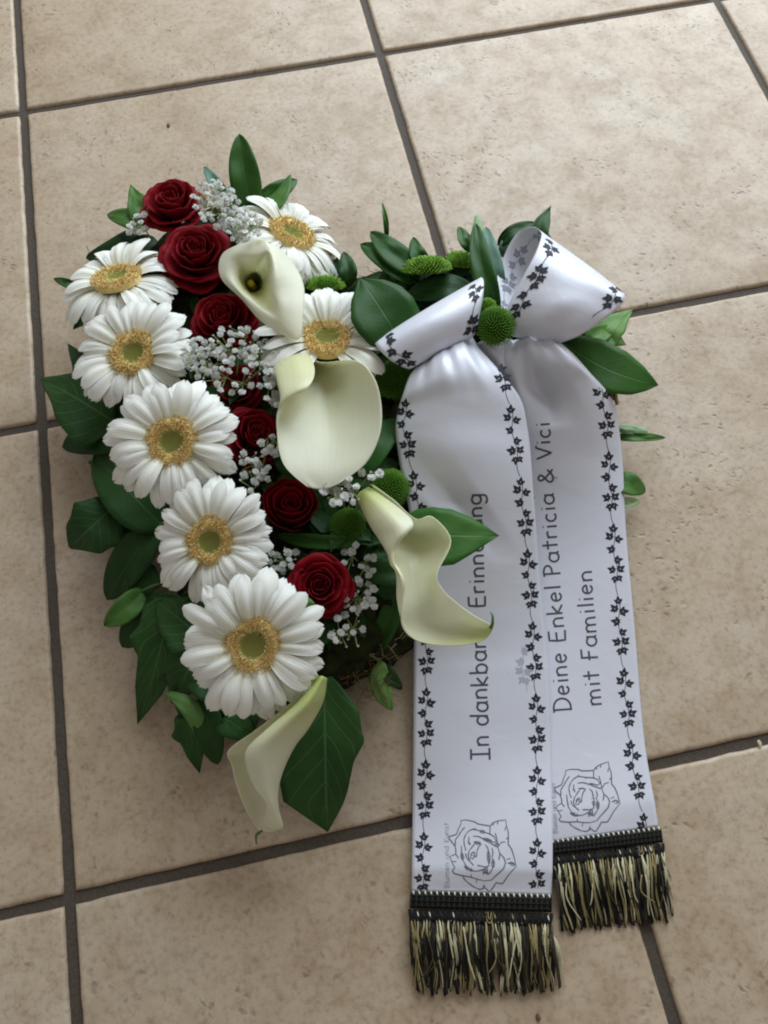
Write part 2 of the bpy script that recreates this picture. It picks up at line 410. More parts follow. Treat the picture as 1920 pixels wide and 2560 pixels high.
spray('ivy_leaf_spray', 'dark jagged ivy leaf on the left beside the second gerbera, tip over the floor joint', 'ivy leaf', (200, 880, 0.03),
      [A((250, 915), (88, 818), 92, M_ivy, z0=0.035, z1=0.025, zm=0.012, fold=0.1, kind='i', bend=4),
       A((230, 860), (146, 742), 40, M_ivy, z0=0.035, z1=0.028, kind='i', fold=0.1)])
spray('leaf_spray', 'dark leaves filling the left edge under the second and third gerberas', 'leaf spray', (240, 900, 0.03),
      [A((300, 900), (172, 900), 46, M_leafd, z0=0.03, z1=0.022, fold=0.12), A((290, 980), (212, 1050), 44, M_leaf, z0=0.03, z1=0.02, fold=0.15, kind='i'),
       A((270, 850), (160, 800), 40, M_leafd, z0=0.034, z1=0.026, fold=0.12, kind='i'), A((330, 1060), (238, 1120), 46, M_leafd, z0=0.028, z1=0.02, fold=0.12)])
spray('leaf_spray', 'dark leaves filling the gap left of the lowest gerbera and below the fourth one', 'leaf spray', (380, 1340, 0.03),
      [A((420, 1330), (300, 1300), 44, M_leafd, z0=0.034, z1=0.026, fold=0.12), A((410, 1440), (310, 1450), 50, M_ivy, z0=0.03, z1=0.018, fold=0.12, kind='j'),
       A((480, 1500), (400, 1450), 44, M_leafd, z0=0.04, z1=0.034, fold=0.15), A((470, 1540), (560, 1600), 40, M_ivy, z0=0.03, z1=0.02, fold=0.1, kind='i')])
spray('leaf_spray', 'pair of broad dark leaves behind the rounded ivy leaf at the far left', 'leaf spray', (280, 1060, 0.025),
      [A((320, 1130), (222, 1180), 40, M_leafd, z0=0.026, z1=0.012, fold=0.12, kind='i'), A((300, 1000), (190, 1000), 40, M_leafd, z0=0.026, z1=0.018, fold=0.12, kind='i'),
       A((330, 1220), (262, 1320), 40, M_leafd, z0=0.026, z1=0.012, fold=0.12, kind='i')])
spray('leaf_spray', 'single dark green leaf pointing left, just under the grout crossing on the left', 'leaf spray', (250, 940, 0.03),
      [A((300, 935), (134, 966), 50, M_leafm if 0 else M_leafd, z0=0.03, z1=0.022, zm=0.01, fold=0.12, bend=10)])
spray('leaf_spray', 'broad deep green leaf partly hidden under the third and fourth gerberas', 'leaf spray', (300, 1100, 0.03),
      [A((355, 1140), (203, 982), 78, M_leafd, z0=0.04, z1=0.03, zm=0.012, fold=0.1),
       A((360, 1150), (232, 1050), 50, M_leafd, z0=0.03, z1=0.018, fold=0.1)])
spray('ivy_leaf_spray', 'rounded ivy leaf standing alone out to the far left over the floor', 'ivy leaf', (236, 1110, 0.03),
      [A((248, 1092), (150, 1182), 66, M_ivy, z0=0.034, z1=0.022, zm=0.010, fold=0.08, kind='j', roll=0.1,
         left=[(0, .45), (.14, .70), (.32, 1.06), (.52, .92), (.70, .86), (.86, .42), (1, .08)],
         right=[(0, .35), (.12, .62), (.30, .78), (.46, .98), (.64, .72), (.80, .60), (.92, .30), (1, .05)])],
      [[(300, 1080, 0.04), (270, 1085, 0.038), (248, 1092, 0.034)]])
spray('leaf_spray', 'dark leaf pointing down at the left of the fourth gerbera', 'leaf spray', (320, 1150, 0.04),
      [A((335, 1140), (231, 1296), 52, M_leafd, z0=0.04, z1=0.012, zm=0.008, fold=0.14, bend=6)],
      [[(380, 1120, 0.04), (355, 1128, 0.042), (335, 1140, 0.04)]])
spray('ivy_leaf_spray', 'mid green twisted ivy leaf with its point to the left, below the downward dark leaf', 'ivy leaf', (300, 1300, 0.03),
      [A((310, 1275), (225, 1352), 34, M_leafm, z0=0.03, z1=0.03, zm=0.006, fold=0.3, bend=-4, roll=0.25),
       A((330, 1300), (264, 1398), 46, M_leafd, z0=0.03, z1=0.015, fold=0.2, bend=-4)],
      [[(350, 1262, 0.03), (330, 1266, 0.034), (300, 1280, 0.03)]])
spray('ivy_leaf_spray', 'large shaded ivy leaf left of the lowest gerbera, tip pointing down to the floor', 'ivy leaf', (350, 1400, 0.035),
      [A((370, 1290), (297, 1564), 72, M_ivy, z0=0.04, z1=0.004, zm=0.012, fold=0.1, kind='j', bend=-6),
       A((440, 1380), (330, 1290), 68, M_ivy, z0=0.05, z1=0.035, zm=0.01, fold=0.1, kind='i'),
       A((430, 1400), (370, 1520), 60, M_ivy, z0=0.045, z1=0.02, zm=0.01, fold=0.1, kind='i')])
spray('leaf_spray', 'bright green curled leaf lying under the lower left petals of the lowest gerbera', 'leaf spray', (420, 1520, 0.03),
      [A((362, 1496), (428, 1612), 20, M_leafl, z0=0.036, z1=0.020, zm=0.012, fold=-0.35, bend=-27, left=[(0, .3), (.15, .8), (.35, 1.1), (.6, 1.0), (.8, .7), (1, 0)], right=[(0, .3), (.15, .8), (.35, 1.1), (.6, 1.0), (.8, .6), (1, 0)]),
       A((372, 1500), (402, 1575), 14, M_leafd, z0=0.022, z1=0.010, fold=0.2, bend=-8)])
spray('leaf_spray', 'narrow dark leaves hanging down beside the bright green curled leaf', 'leaf spray', (430, 1560, 0.03),
      [A((440, 1500), (470, 1652), 40, M_leafd, z0=0.035, z1=0.010, fold=0.2, bend=4),
       A((405, 1530), (432, 1670), 42, M_ivy, z0=0.02, z1=0.003, fold=0.12, kind='j', bend=4),
       A((520, 1500), (520, 1600), 50, M_leafd, z0=0.03, z1=0.015, fold=0.2)])
spray('ivy_leaf_spray', 'biggest dark green ivy leaf, right of the lowest calla lily', 'ivy leaf', (700, 1500, 0.04),
      [A((700, 1462), (707, 1796), 92, M_ivy, z0=0.045, z1=0.004, zm=0.012, fold=0.10, kind='i', roll=0.0, nc=12, nt=30,
         left=[(0, .2), (.08, .45), (.22, .80), (.36, .86), (.42, .93), (.55, .66), (.62, .60), (.72, .52), (.82, .40), (.90, .24), (1, .02)],
         right=[(0, .15), (.1, .45), (.2, .8), (.4, 1.0), (.6, 1.15), (.8, 1.02), (.9, .52), (1, .02)])])
spray('leaf_spray', 'small pale green pointed leaf on the floor right of the red rose and straw', 'leaf spray', (825, 1440, 0.02),
      [A((822, 1428), (846, 1534), 27, M_leafl, z0=0.028, z1=0.012, zm=0.004, fold=-0.35, bend=12, roll=0.2),
       A((815, 1430), (868, 1490), 20, M_leafd, z0=0.02, z1=0.010, fold=0.2)],
      [[(770, 1395, 0.03), (795, 1412, 0.034), (822, 1428, 0.028)]])
spray('leaf_spray', 'pointed dark green leaf lying across the lettered ribbon behind the right calla lily', 'leaf spray', (880, 1140, 0.065),
      [A((868, 1148), (1078, 1157), 66, M_leaf, z0=0.066, z1=0.070, zm=0.006, fold=0.04, bend=4,
         left=[(0, .35), (.12, .75), (.3, .9), (.5, .86), (.7, .62), (.86, .32), (1, 0)], right=[(0, .6), (.15, .9), (.35, 1.05), (.55, .95), (.75, .55), (.88, .25), (1, 0)])])
spray('leaf_spray', 'dark leaf seen edge on between the two lowest red roses', 'leaf spray', (690, 1170, 0.05),
      [A((600, 1156), (795, 1166), 20, M_leaf, z0=0.05, z1=0.055, zm=0.006, fold=0.5, bend=10),
       A((700, 1180), (850, 1190), 40, M_leafd, z0=0.04, z1=0.035)])
spray('leaf_spray', 'long dark leaf to the left below the right calla lily', 'leaf spray', (830, 1300, 0.03),
      [A((858, 1270), (780, 1440), 30, M_leafd, z0=0.045, z1=0.018, fold=0.25, bend=-12),
       A((780, 1230), (905, 1245), 36, M_leafd, z0=0.055, z1=0.05, fold=0.2)])
spray('leaf_spray', 'dark green leaf between the largest calla lily and the ribbon', 'leaf spray', (800, 1020, 0.05),
      [A((770, 1028), (868, 905), 44, M_leaf, z0=0.06, z1=0.055, fold=0.2, bend=-12),
       A((740, 1040), (860, 1000), 40, M_leafd, z0=0.055, z1=0.05)])
spray('leaf_spray', 'broad dark green leaf with a fine tip, left of the left ribbon loop', 'leaf spray', (850, 700, 0.06),
      [A((872, 752), (776, 599), 76, M_leaf, z0=0.076, z1=0.088, zm=0.010, fold=0.12, bend=4,
         left=[(0, .25), (.1, .55), (.25, .82), (.45, .92), (.62, .90), (.8, .62), (.92, .24), (1, 0)], right=[(0, .6), (.1, .8), (.25, .9), (.45, .94), (.65, .82), (.82, .52), (.94, .14), (1, 0)])])
spray('leaf_spray', 'pair of overlapping green leaves above the broad leaf, one ending in a thin tendril', 'leaf spray', (860, 580, 0.05),
      [A((905, 610), (778, 527), 34, M_leaf, z0=0.05, z1=0.045, fold=0.2, bend=6),
       A((912, 592), (800, 500), 34, M_leaf, z0=0.052, z1=0.05, fold=0.2, bend=-4),
       A((835, 520), (826, 438), 7, M_leafm, z0=0.045, z1=0.06, fold=0.3, bend=3),
       A((890, 640), (800, 600), 36, M_leafd, z0=0.045, z1=0.04)])
spray('leaf_spray', 'small upright green leaf tip behind the flat green button flower', 'leaf spray', (918, 560, 0.05),
      [A((930, 575), (892, 512), 22, M_leaf, z0=0.05, z1=0.055, fold=0.2, bend=-10)])
spray('leaf_spray', 'dark leaf tips between the top right gerbera and the broad leaf', 'leaf spray', (745, 600, 0.04),
      [A((750, 622), (742, 544), 24, M_leafd, z0=0.05, z1=0.055, fold=0.2, bend=6),
       A((700, 612), (690, 560), 24, M_leafb, z0=0.045, z1=0.045),
       A((690, 640), (780, 640), 26, M_leafd, z0=0.045, z1=0.04)])
spray('leaf_spray', 'dark leaf lying flat under the front green button flower and behind the left ribbon loop', 'leaf spray', (950, 630, 0.05),
      [A((1035, 640), (875, 640), 38, M_leafd, z0=0.058, z1=0.055, zm=0.006, fold=0.1, bend=18)])
spray('leaf_spray', 'upright folded leaf with a blue green back, between the ribbon loops', 'leaf spray', (1060, 640, 0.05),
      [A((1072, 690), (1028, 482), 32, M_leaf, z0=0.06, z1=0.07, fold=0.3, bend=-6, roll=0.2),
       A((1080, 640), (1050, 490), 34, M_leafb, z0=0.052, z1=0.058, fold=0.2, bend=-8),
       A((1012, 545), (1030, 464), 17, M_leafp, z0=0.05, z1=0.06, fold=-0.5, bend=10),
       A((1020, 545), (990, 490), 18, M_leafm, z0=0.048, z1=0.05, fold=0.3)])
spray('leaf_spray', 'cut dark green leaves showing above the right ribbon loop', 'leaf spray', (1150, 520, 0.04),
      [A((1160, 560), (1190, 445), 36, M_leaf, z0=0.045, z1=0.055, fold=0.15, kind='j', bend=-10),
       A((1075, 530), (1160, 482), 20, M_leafd, z0=0.045, z1=0.048, fold=0.2, bend=-8),
       A((1090, 560), (1120, 500), 30, M_leafb, z0=0.04, z1=0.04, fold=0.2)])
spray('leaf_spray', 'large glossy leaf pointing right below the right ribbon loop', 'leaf spray', (1240, 750, 0.05),
      [A((1215, 738), (1422, 832), 54, M_leaf, z0=0.05, z1=0.045, zm=0.012, fold=0.05, bend=14, roll=-0.12,
         left=[(0, .3), (.15, .7), (.35, 1.0), (.6, .95), (.8, .62), (.93, .25), (1, 0)], right=[(0, .3), (.15, .65), (.35, .85), (.6, .85), (.8, .65), (.93, .3), (1, 0)])])
spray('ivy_leaf_spray', 'pale lime lobed leaf between the right ribbon loop and the large glossy leaf', 'ivy leaf', (1320, 700, 0.035),
      [A((1290, 738), (1366, 668), 34, M_leafl, z0=0.035, z1=0.03, fold=-0.2, kind='i'),
       A((1300, 720), (1352, 745), 26, M_leafl, z0=0.035, z1=0.026, fold=0.2, kind='j'),
       A((1255, 740), (1330, 705), 26, M_leafm, z0=0.04, z1=0.032, fold=0.2)])
spray('leaf_spray', 'thin leaf with a silvery edge sticking out right of the ribbon tail', 'leaf spray', (1340, 945, 0.02),
      [A((1325, 945), (1438, 946), 12, M_leafm, z0=0.02, z1=0.014, fold=0.3, bend=-2),
       A((1325, 925), (1400, 932), 12, M_leafp, z0=0.022, z1=0.016, fold=-0.4)])
spray('leaf_spray', 'short pointed green leaf with a pale leaf beneath, right of the ribbon tail', 'leaf spray', (1340, 1050, 0.02),
      [A((1325, 1035), (1394, 1063), 30, M_leafm, z0=0.018, z1=0.012, fold=0.1, bend=-4),
       A((1325, 1088), (1384, 1082), 14, M_leafp, z0=0.012, z1=0.006, fold=0.2)])
spray('leaf_spray', 'small mid green leaf tip right of the top petals of the lowest gerbera', 'leaf spray', (650, 1320, 0.06),
      [A((668, 1345), (636, 1285), 24, M_leafm, z0=0.07, z1=0.07, fold=0.2, bend=10)])
spray('leaf_spray', 'dark leaf showing in the gap of petals at the foot of the second gerbera', 'leaf spray', (300, 820, 0.07),
      [A((330, 860), (300, 795), 18, M_leaf, z0=0.05, z1=0.078, fold=0.2)])
spray('leaf_spray', 'dark leaf beneath the white sprig right of the half hidden rose', 'leaf spray', (600, 880, 0.05),
      [A((640, 940), (590, 840), 26, M_leafd, z0=0.05, z1=0.06), A((590, 960), (650, 1040), 30, M_leafd, z0=0.05, z1=0.045)])

# ------------------------------------------------------------ moss base
def build_base():
    P = [(236, 740), (286, 600), (370, 510), (470, 462), (600, 480), (690, 550), (770, 618), (850, 596), (960, 588), (1080, 590), (1180, 610), (1262, 690), (1306, 780),
         (1312, 880), (1270, 980), (1170, 1080), (1050, 1180), (960, 1270), (895, 1360), (830, 1425), (740, 1462), (660, 1490), (580, 1510), (500, 1490), (430, 1410), (392, 1300), (368, 1190), (325, 1080), (268, 960), (238, 850)]
    pts = crs([W(x, y, 0.025) for x, y in P], 5, True)
    cen = W(700, 960, 0.025)
    t = thing('moss_wreath', 'dark heart shaped moss and straw base that carries the flowers and ribbon on the floor', 'wreath base', V((cen.x, cen.y, 0)))
    vs = []; n = len(pts)
    rings = [(1.0, 0.0), (1.02, 0.012), (1.0, 0.03), (0.96, 0.042), (0.85, 0.048), (0.6, 0.05), (0.3, 0.05), (0.05, 0.05)]
    for s, z in rings:
        for p in pts:
            q = cen + (p - cen) * s; z_ = z; z = z * (0.62 if PJ(q)[0] > 850 and PJ(q)[1] > 780 else 1.0); k = 0.006 * noise.noise(V((q.x, q.y, z)) * 60) if 0 < z else 0
            vs.append(V((q.x + k, q.y - k, max(0.0005, z + k)))); z = z_
    fs = gridfaces(len(rings), n, 0, True); fs.append(tuple((len(rings) - 1) * n + k for k in range(n)))
    link('moss_body', mesh('moss_body', vs, fs, M_moss, off=t.location), t)
    # wound straw round the rim
    vs = []; fs = []; mi = []; rnd = random.Random(3)
    for i in range(620):
        k = rnd.random() * n; p = pts[int(k) % n]; q = pts[(int(k) + 3) % n]; tg = (q - p).normalized(); out = (p - cen).normalized()
        z = rnd.uniform(0.003, 0.032); o = cen + (p - cen) * (1.0 + rnd.uniform(-0.04, 0.01)); o.z = z
        L = rnd.uniform(0.008, 0.03); d = (tg * rnd.uniform(-1, 1) + V((0, 0, rnd.uniform(-0.5, 0.5))) + out * rnd.uniform(-0.1, 0.12)).normalized()
        mid = o + d * L * 0.5 + out * 0.001; e = o + d * L; e.z = max(e.z, 0.001)
        tube(vs, fs, [o, mid, e], rnd.uniform(0.0002, 0.0006), 3, 0.0002, mi, rnd.choice([0, 0, 1]))
    link('straw', mesh('straw', vs, fs, [M_straw, M_straw2], off=t.location, mi=mi, smooth=False), t, stuff=True)
    # visible wicker ends at the right
    vs = []; fs = []
    for x0, y0, x1, y1 in [(1296, 815, 1312, 850), (1304, 812, 1322, 856), (1312, 818, 1326, 862), (1322, 820, 1331, 868), (1328, 828, 1333, 872)]:
        tube(vs, fs, [W(x0, y0, 0.042), W((x0 + x1) / 2, (y0 + y1) / 2, 0.03), W(x1, y1, 0.008)], 0.0013, 5)
    link('wicker_strand', mesh('wicker_strand', vs, fs, M_straw2, off=t.location), t, stuff=True)
    # loose roots at the lower tip
    vs = []; fs = []
    for i in range(70):
        x, y = rnd.uniform(715, 850), rnd.uniform(1385, 1480)
        a = W(x, y, 0.035); b = W(x + rnd.uniform(-25, 25), y + rnd.uniform(5, 30), 0.025); c = W(x + rnd.uniform(-30, 35), y + rnd.uniform(20, 60), rnd.uniform(0.004, 0.02))
        tube(vs, fs, crs([a, b, c], 3), 0.0003, 3, 0.00015)
    link('loose_root', mesh('loose_root', vs, fs, M_straw, off=t.location), t, stuff=True)
    # packed greenery
    vs = []; fs = []; uv = []
    for i in range(1300):
        k = rnd.random() * n; p = pts[int(k)]; r = math.sqrt(rnd.random()); q = cen + (p - cen) * r * 0.97; q.z = rnd.uniform(0.032, 0.056)
        X_, Y_ = PJ(q)
        if (q - cen).length > 0.86 * (V((p.x, p.y, q.z)) - V((cen.x, cen.y, q.z))).length or (X_ > 850 and Y_ > 690): continue
        a = rnd.uniform(0, 2 * PI); L = rnd.uniform(0.012, 0.028); wd = L * 0.28
        d = V((math.cos(a), math.sin(a), rnd.uniform(-0.5, 0.25))).normalized(); s = d.cross(V((rnd.uniform(-.3, .3), rnd.uniform(-.3, .3), 1))).normalized()
        b = len(vs)
        for tt, ww in ((0, 0.05), (0.3, 0.9), (0.6, 0.8), (1, 0.02)):
            for v in (-1, 0, 1):
                vs.append(q + d * L * tt + s * wd * ww * v + V((0, 0, 0.002 * math.sin(tt * 3) + 0.0015 * abs(v)))); uv.append((tt, v))
        fs += gridfaces(4, 3, b)
    o = link('foliage_bed', mesh('foliage_bed', vs, fs, M_leafd, uv)); o['kind'] = 'stuff'
    o['label'] = 'dense dark greenery packed under and between the flowers'; o['category'] = 'foliage'
build_base()

# ------------------------------------------------------------ gerberas
def frame(n, spin=0.0):
    n = n.normalized(); x = RX - n * n.dot(RX); x.normalize(); y = n.cross(x)
    m = Matrix((x, y, n)).transposed()
    return m @ Matrix.Rotation(spin, 3, 'Z')
def petal_mesh(seed, L=1.0):
    r = random.Random(seed); nt, nc = 12, 6; vs = []; uv = []
    wd = r.uniform(0.118, 0.155); up = r.uniform(0.02, 0.10); drop = r.uniform(0.10, 0.26); sk = r.uniform(-0.05, 0.05); notch = r.choice([0, 0, 0.025, 0.04]); tw = r.uniform(-0.25, 0.25)
    for i in range(nt + 1):
        t = i / nt
        w_ = wd * (0.34 + 0.66 * math.sin(min(1, t / 0.68) * PI / 2)) if t < 0.68 else wd * math.sqrt(max(0, 1 - ((t - 0.68) / 0.325) ** 2.6))
        for k in range(nc + 1):
            v = -1 + 2 * k / nc
            x = 0.24 + (L - 0.24) * t - (notch * max(0, 1 - abs(v) * 2.2) if t > 0.9 else 0)
            y = w_ * v + sk * t * t
            z = up * math.sin(t * PI * 0.75) * 1.4 - drop * t ** 3 + 0.02 * math.cos(v * PI * 1.5) * math.sin(PI * min(1, t * 1.1)) + w_ * 0.20 * (-(v * v) * (0.2 + 0.8 * t)) + tw * y * t * 0.6
            vs.append(V((x, y, z))); uv.append((t, v))
    return mesh('petal', vs, gridfaces(nt + 1, nc + 1), M_petal, uv)
PET = [petal_mesh(100 + i) for i in range(9)]
def disc_mesh():
    vs = []; fs = []; nr, na = 9, 28
    for i in range(nr):
        t = i / (nr - 1); r = 0.385 * t; z = 0.02 + 0.055 * math.exp(-((t - 0.78) / 0.30) ** 2) - 0.02 * (1 - t)
        if t == 1: z = -0.04
        for k in range(na): a = 2 * PI * k / na; vs.append(V((r * math.cos(a), r * math.sin(a), z)))
    fs = gridfaces(nr, na, 0, True)
    mi = []
    for i in range(nr - 1): mi += [0 if i < 4 else 1] * na
    return mesh('disc', vs, fs, [M_disc, M_pollen], mi=mi)
DISC = disc_mesh()
def stamen_mesh(seed):
    r = random.Random(seed); vs = []; fs = []; mi = []
    for i in range(620):
        a = r.uniform(0, 2 * PI); q = 0.17 + 0.235 * r.random() ** 0.85; t = q / 0.36
        z = 0.018 + 0.055 * math.exp(-((t - 0.80) / 0.34) ** 2)
        p = V((q * math.cos(a), q * math.sin(a), z)); o = V((math.cos(a), math.sin(a), 0)) * (q - 0.25) * 2.4
        d = (V((0, 0, 1)) + o + V((r.uniform(-.35, .35), r.uniform(-.35, .35), 0))).normalized(); h = r.uniform(0.03, 0.06)
        m = 1 if (q < 0.195 or r.random() < 0.15) else (2 if r.random() < 0.12 else 0)
        tube(vs, fs, [p, p + d * h * 0.6, p + d * h], 0.010, 4, 0.0045, mi, m)
    for i in range(150):     # green central buds
        a = i * 2.39996; q = 0.165 * math.sqrt((i + 0.5) / 150); p = V((q * math.cos(a), q * math.sin(a), 0.004 + q * 0.1))
        tube(vs, fs, [p, p + V((0, 0, 0.022))], 0.0095, 5, 0.005, mi, 3)
    return mesh('stamens', vs, fs, [M_pollen, M_pollen2, M_pollen3, M_disc], mi=mi)
STAM = [stamen_mesh(5), stamen_mesh(6)]
def gerbera(cx, cy, R, z, n, label, spin=0.0, cup=0.10, seed=1, rows=((23, 1.0, 0.0), (20, 0.91, 0.06)), lose=(), asym=0.0):
    p = W(cx, cy, z); s = R * mpp(p); n = n.normalized()
    t = thing('gerbera', label, 'gerbera', p, 'white gerberas', frame(n, spin).to_euler())
    r = random.Random(seed)
    for ri, (cnt, ln, lift) in enumerate(rows):
        for i in range(cnt):
            a = 2 * PI * (i + 0.5 * ri) / cnt + r.uniform(-0.07, 0.07)
            if any(ri == l[0] and l[1] <= (a % (2 * PI)) <= l[2] for l in lose): continue
            o = link('petal', r.choice(PET), t); o.location = (0, 0, -0.045 * s)
            # asym: far side petals rise, near side petals droop
            pitch = cup + lift + r.uniform(-0.10, 0.10) + asym * math.sin(a + spin)
            o.rotation_euler = Matrix.Rotation(a, 3, 'Z') @ Matrix.Rotation(-pitch, 3, 'Y') @ Matrix.Rotation(r.uniform(-0.18, 0.18), 3, 'X') if 0 else (Matrix.Rotation(a, 3, 'Z') @ Matrix.Rotation(-pitch, 3, 'Y') @ Matrix.Rotation(r.uniform(-0.16, 0.16), 3, 'X')).to_euler()
            k = s * ln * r.uniform(0.90, 1.05); o.scale = (k, k * r.uniform(0.80, 1.10), k)
    o = link('disc', DISC, t); o.scale = (s, s, s)
    o = link('stamens', STAM[seed % 2], t, stuff=True); o.scale = (s, s, s)
    # stem and green cup behind
    vs = []; fs = []; inv = frame(n, spin).inverted()
    tube(vs, fs, [V((0, 0, -0.02 * s)), V((0, 0, -0.18 * s))], 0.26 * s, 10, 0.08 * s)
    link('calyx', mesh('calyx', vs, fs, M_stem), t)
    vs = []; fs = []; end = inv @ (V((p.x, p.y, 0.03)) - p)
    tube(vs, fs, crs([V((0, 0, -0.15 * s)), V((0, 0, -0.3 * s)) + end * 0.3, end], 3), 0.0025, 6)
    link('stem', mesh('stem', vs, fs, M_stem), t)
def nv(v, u, r): return VW * v + UP * u + RX * r
gerbera(254, 602, 137, 0.072, nv(0.66, 0.68, -0.12), 'white gerbera at the upper left edge, tilted back so its centre looks flat', seed=1, cup=-0.02, spin=0.1, asym=0.25)
gerbera(290, 764, 140, 0.080, nv(0.93, 0.30, -0.12), 'white gerbera left of the white sprig, with a notch between its lowest petals', seed=2, spin=0.4, lose=((1, 4.35 - 0.4, 4.75 - 0.4), (0, 4.4 - 0.4, 4.7 - 0.4)))
gerbera(372, 955, 147, 0.094, nv(0.98, 0.12, 0.02), 'white gerbera in the middle of the left column, third from the top', seed=3, spin=0.9)
gerbera(456, 1170, 144, 0.082, nv(0.96, 0.10, -0.18), 'white gerbera between the middle one and the lowest one of the left column', seed=4, spin=0.2)
gerbera(548, 1393, 166, 0.094, nv(1.0, 0.06, 0.0), 'largest white gerbera, lowest of all, with a dark fleck on its centre', seed=5, spin=1.3)
gerbera(630, 506, 133, 0.066, nv(0.62, 0.56, 0.38), 'white gerbera at the top right, facing up and away above the highest calla lily', seed=6, cup=0.02, spin=0.3, asym=0.15)
gerbera(706, 731, 150, 0.079, nv(0.80, 0.55, 0.06), 'white gerbera right of centre, half hidden by two calla lilies and the ribbon loop', seed=7, cup=0.14, spin=0.7, asym=0.12, lose=((0, 3.55, 4.55), (1, 3.45, 4.6)))
# pollen fleck on the lowest gerbera
vs = []; fs = []; fp = W(560, 1372, 0.105)
tube(vs, fs, [fp, fp + V((0.0012, 0.0006, 0.0004))], 0.0007, 6, 0.0004)
o = link('dark_fleck', mesh('dark_fleck', vs, fs, M_black)); o['label'] = 'tiny dark fleck on the centre of the lowest gerbera'; o['category'] = 'fleck'

# ------------------------------------------------------------ roses
def rose_petal(a0, span, r0, r1, h0, h1, curl, seed, twist=0.04):
    rd = random.Random(seed); nu, nvv = 14, 11; vs = []; uv = []
    ph = rd.uniform(0, 6.28)
    for j in range(nvv + 1):
        v = j / nvv
        for i in range(nu + 1):
            u = -1 + 2 * i / nu
            ang = a0 + u * span * (0.55 + 0.45 * math.sin(min(1, v * 1.25) * PI / 2))
            edge = 1 - 0.16 * abs(u) ** 3.5 - 0.03 * math.sin(3 * u + ph)
            vv = v * edge
            rad = r0 + (r1 - r0) * math.sin(vv * PI / 2) ** 1.2 + twist * r1 * u
            z = h0 + (h1 - h0) * vv
            cu = max(0, (vv - 0.62) / 0.38); rad += curl * cu ** 2 * (1 + 0.25 * math.sin(2.5 * u + ph)); z -= curl * 0.85 * cu ** 3
            rad += 0.015 * math.sin(4 * u + ph) * v
            nz = noise.noise(V((math.cos(ang) * 2.2 + seed * .7, math.sin(ang) * 2.2, v * 1.3))); rad += 0.07 * nz * (0.3 + r1) * v; z += 0.09 * noise.noise(V((math.cos(ang) * 3 + seed * .3, math.sin(ang) * 3, 4.0))) * v * (0.3 + r1)
            vs.append(V((rad * math.cos(ang), rad * math.sin(ang), z))); uv.append((v, u))
    return mesh('petal', vs, gridfaces(nvv + 1, nu + 1), M_rose, uv)
def rose_set(kind):
    """list of petals in unit radius"""
    P = []; r = random.Random(kind * 17 + 3); a = r.uniform(0, 6)
    if kind == 2: lay = [(3, 0.06, 0.40, 0.00, 0.0, 1.6), (2, 0.14, 0.46, 0.02, 0.0, 1.7), (3, 0.22, 0.50, 0.03, 0.01, 1.45), (3, 0.33, 0.54, 0.05, 0.02, 1.35), (3, 0.47, 0.56, 0.07, 0.05, 1.3), (3, 0.66, 0.46, 0.12, 0.12, 1.25), (4, 0.84, 0.24, 0.16, 0.20, 1.05), (4, 0.98, -0.10, 0.16, 0.16, 0.95)]
    elif kind == 4: lay = [(3, 0.06, 0.36, 0.00, 0.0, 1.6), (3, 0.15, 0.46, 0.02, 0.0, 1.5), (3, 0.25, 0.52, 0.04, 0.01, 1.4), (3, 0.38, 0.58, 0.06, 0.02, 1.35), (3, 0.56, 0.60, 0.09, 0.05, 1.3), (3, 0.78, 0.46, 0.14, 0.10, 1.25), (4, 0.92, 0.20, 0.15, 0.18, 1.0), (4, 1.0, -0.12, 0.16, 0.16, 0.95)]
    else: lay = [(3, 0.07, 0.34, 0.00, 0.0, 1.6), (3, 0.17, 0.46, 0.03, 0.01, 1.5), (3, 0.30, 0.54, 0.05, 0.02, 1.4), (3, 0.46, 0.58, 0.07, 0.05, 1.3), (4, 0.66, 0.48, 0.10, 0.12, 1.1), (4, 0.84, 0.26, 0.12, 0.20, 1.0), (4, 0.96, -0.02, 0.14, 0.20, 1.0)]
    if kind == 3: lay = [(3, 0.08, 0.12, 0, 0.01, 1.5), (3, 0.20, 0.56, 0.03, 0.0, 1.4), (3, 0.34, 0.64, 0.05, 0.0, 1.4), (2, 0.52, 0.76, 0.10, 0.03, 1.7), (3, 0.74, 0.70, 0.22, 0.03, 1.35), (3, 0.92, 0.55, 0.30, 0.04, 1.3)]
    for li, (n, rad, hh, rb, curl, span) in enumerate(lay):
        h1 = hh
        for k in range(n):
            a += 2 * PI / n
            P.append(rose_petal(a + r.uniform(-0.15, 0.15), span * r.uniform(0.92, 1.05), rb + 0.05, rad * r.uniform(0.94, 1.05), -0.75, h1 + r.uniform(-0.04, 0.03), curl * r.uniform(0.8, 1.2), kind * 100 + li * 10 + k, 0.10 if li < 5 else 0.06))
        a += 0.9
    return P
ROSES = {1: rose_set(1), 2: rose_set(2), 3: rose_set(3), 4: rose_set(4)}
def rose(cx, cy, R, z, n, kind, spin, label):
    p = W(cx, cy, z); s = R * mpp(p)
    t = thing('rose', label, 'rose', p, 'dark red roses', frame(n, spin).to_euler())
    for m in ROSES[kind]:
        o = link('petal', m, t); o.scale = (s,) * 3; o.location = (0, 0, -0.4 * s)
        solid(o, 0.018, 0)
    vs = []; fs = []; inv = frame(n, spin).inverted(); end = inv @ (V((p.x, p.y, 0.03)) - p)
    tube(vs, fs, [V((0, 0, -1.05 * s)), end * 0.9 + V((0, 0, -0.4 * s))], 0.003, 6)
    link('stem', mesh('stem', vs, fs, M_stem), t)
rose(366, 422, 64, 0.078, nv(0.90, 0.40, 0.0), 1, 0.4, 'topmost dark red rose, highest in the row')
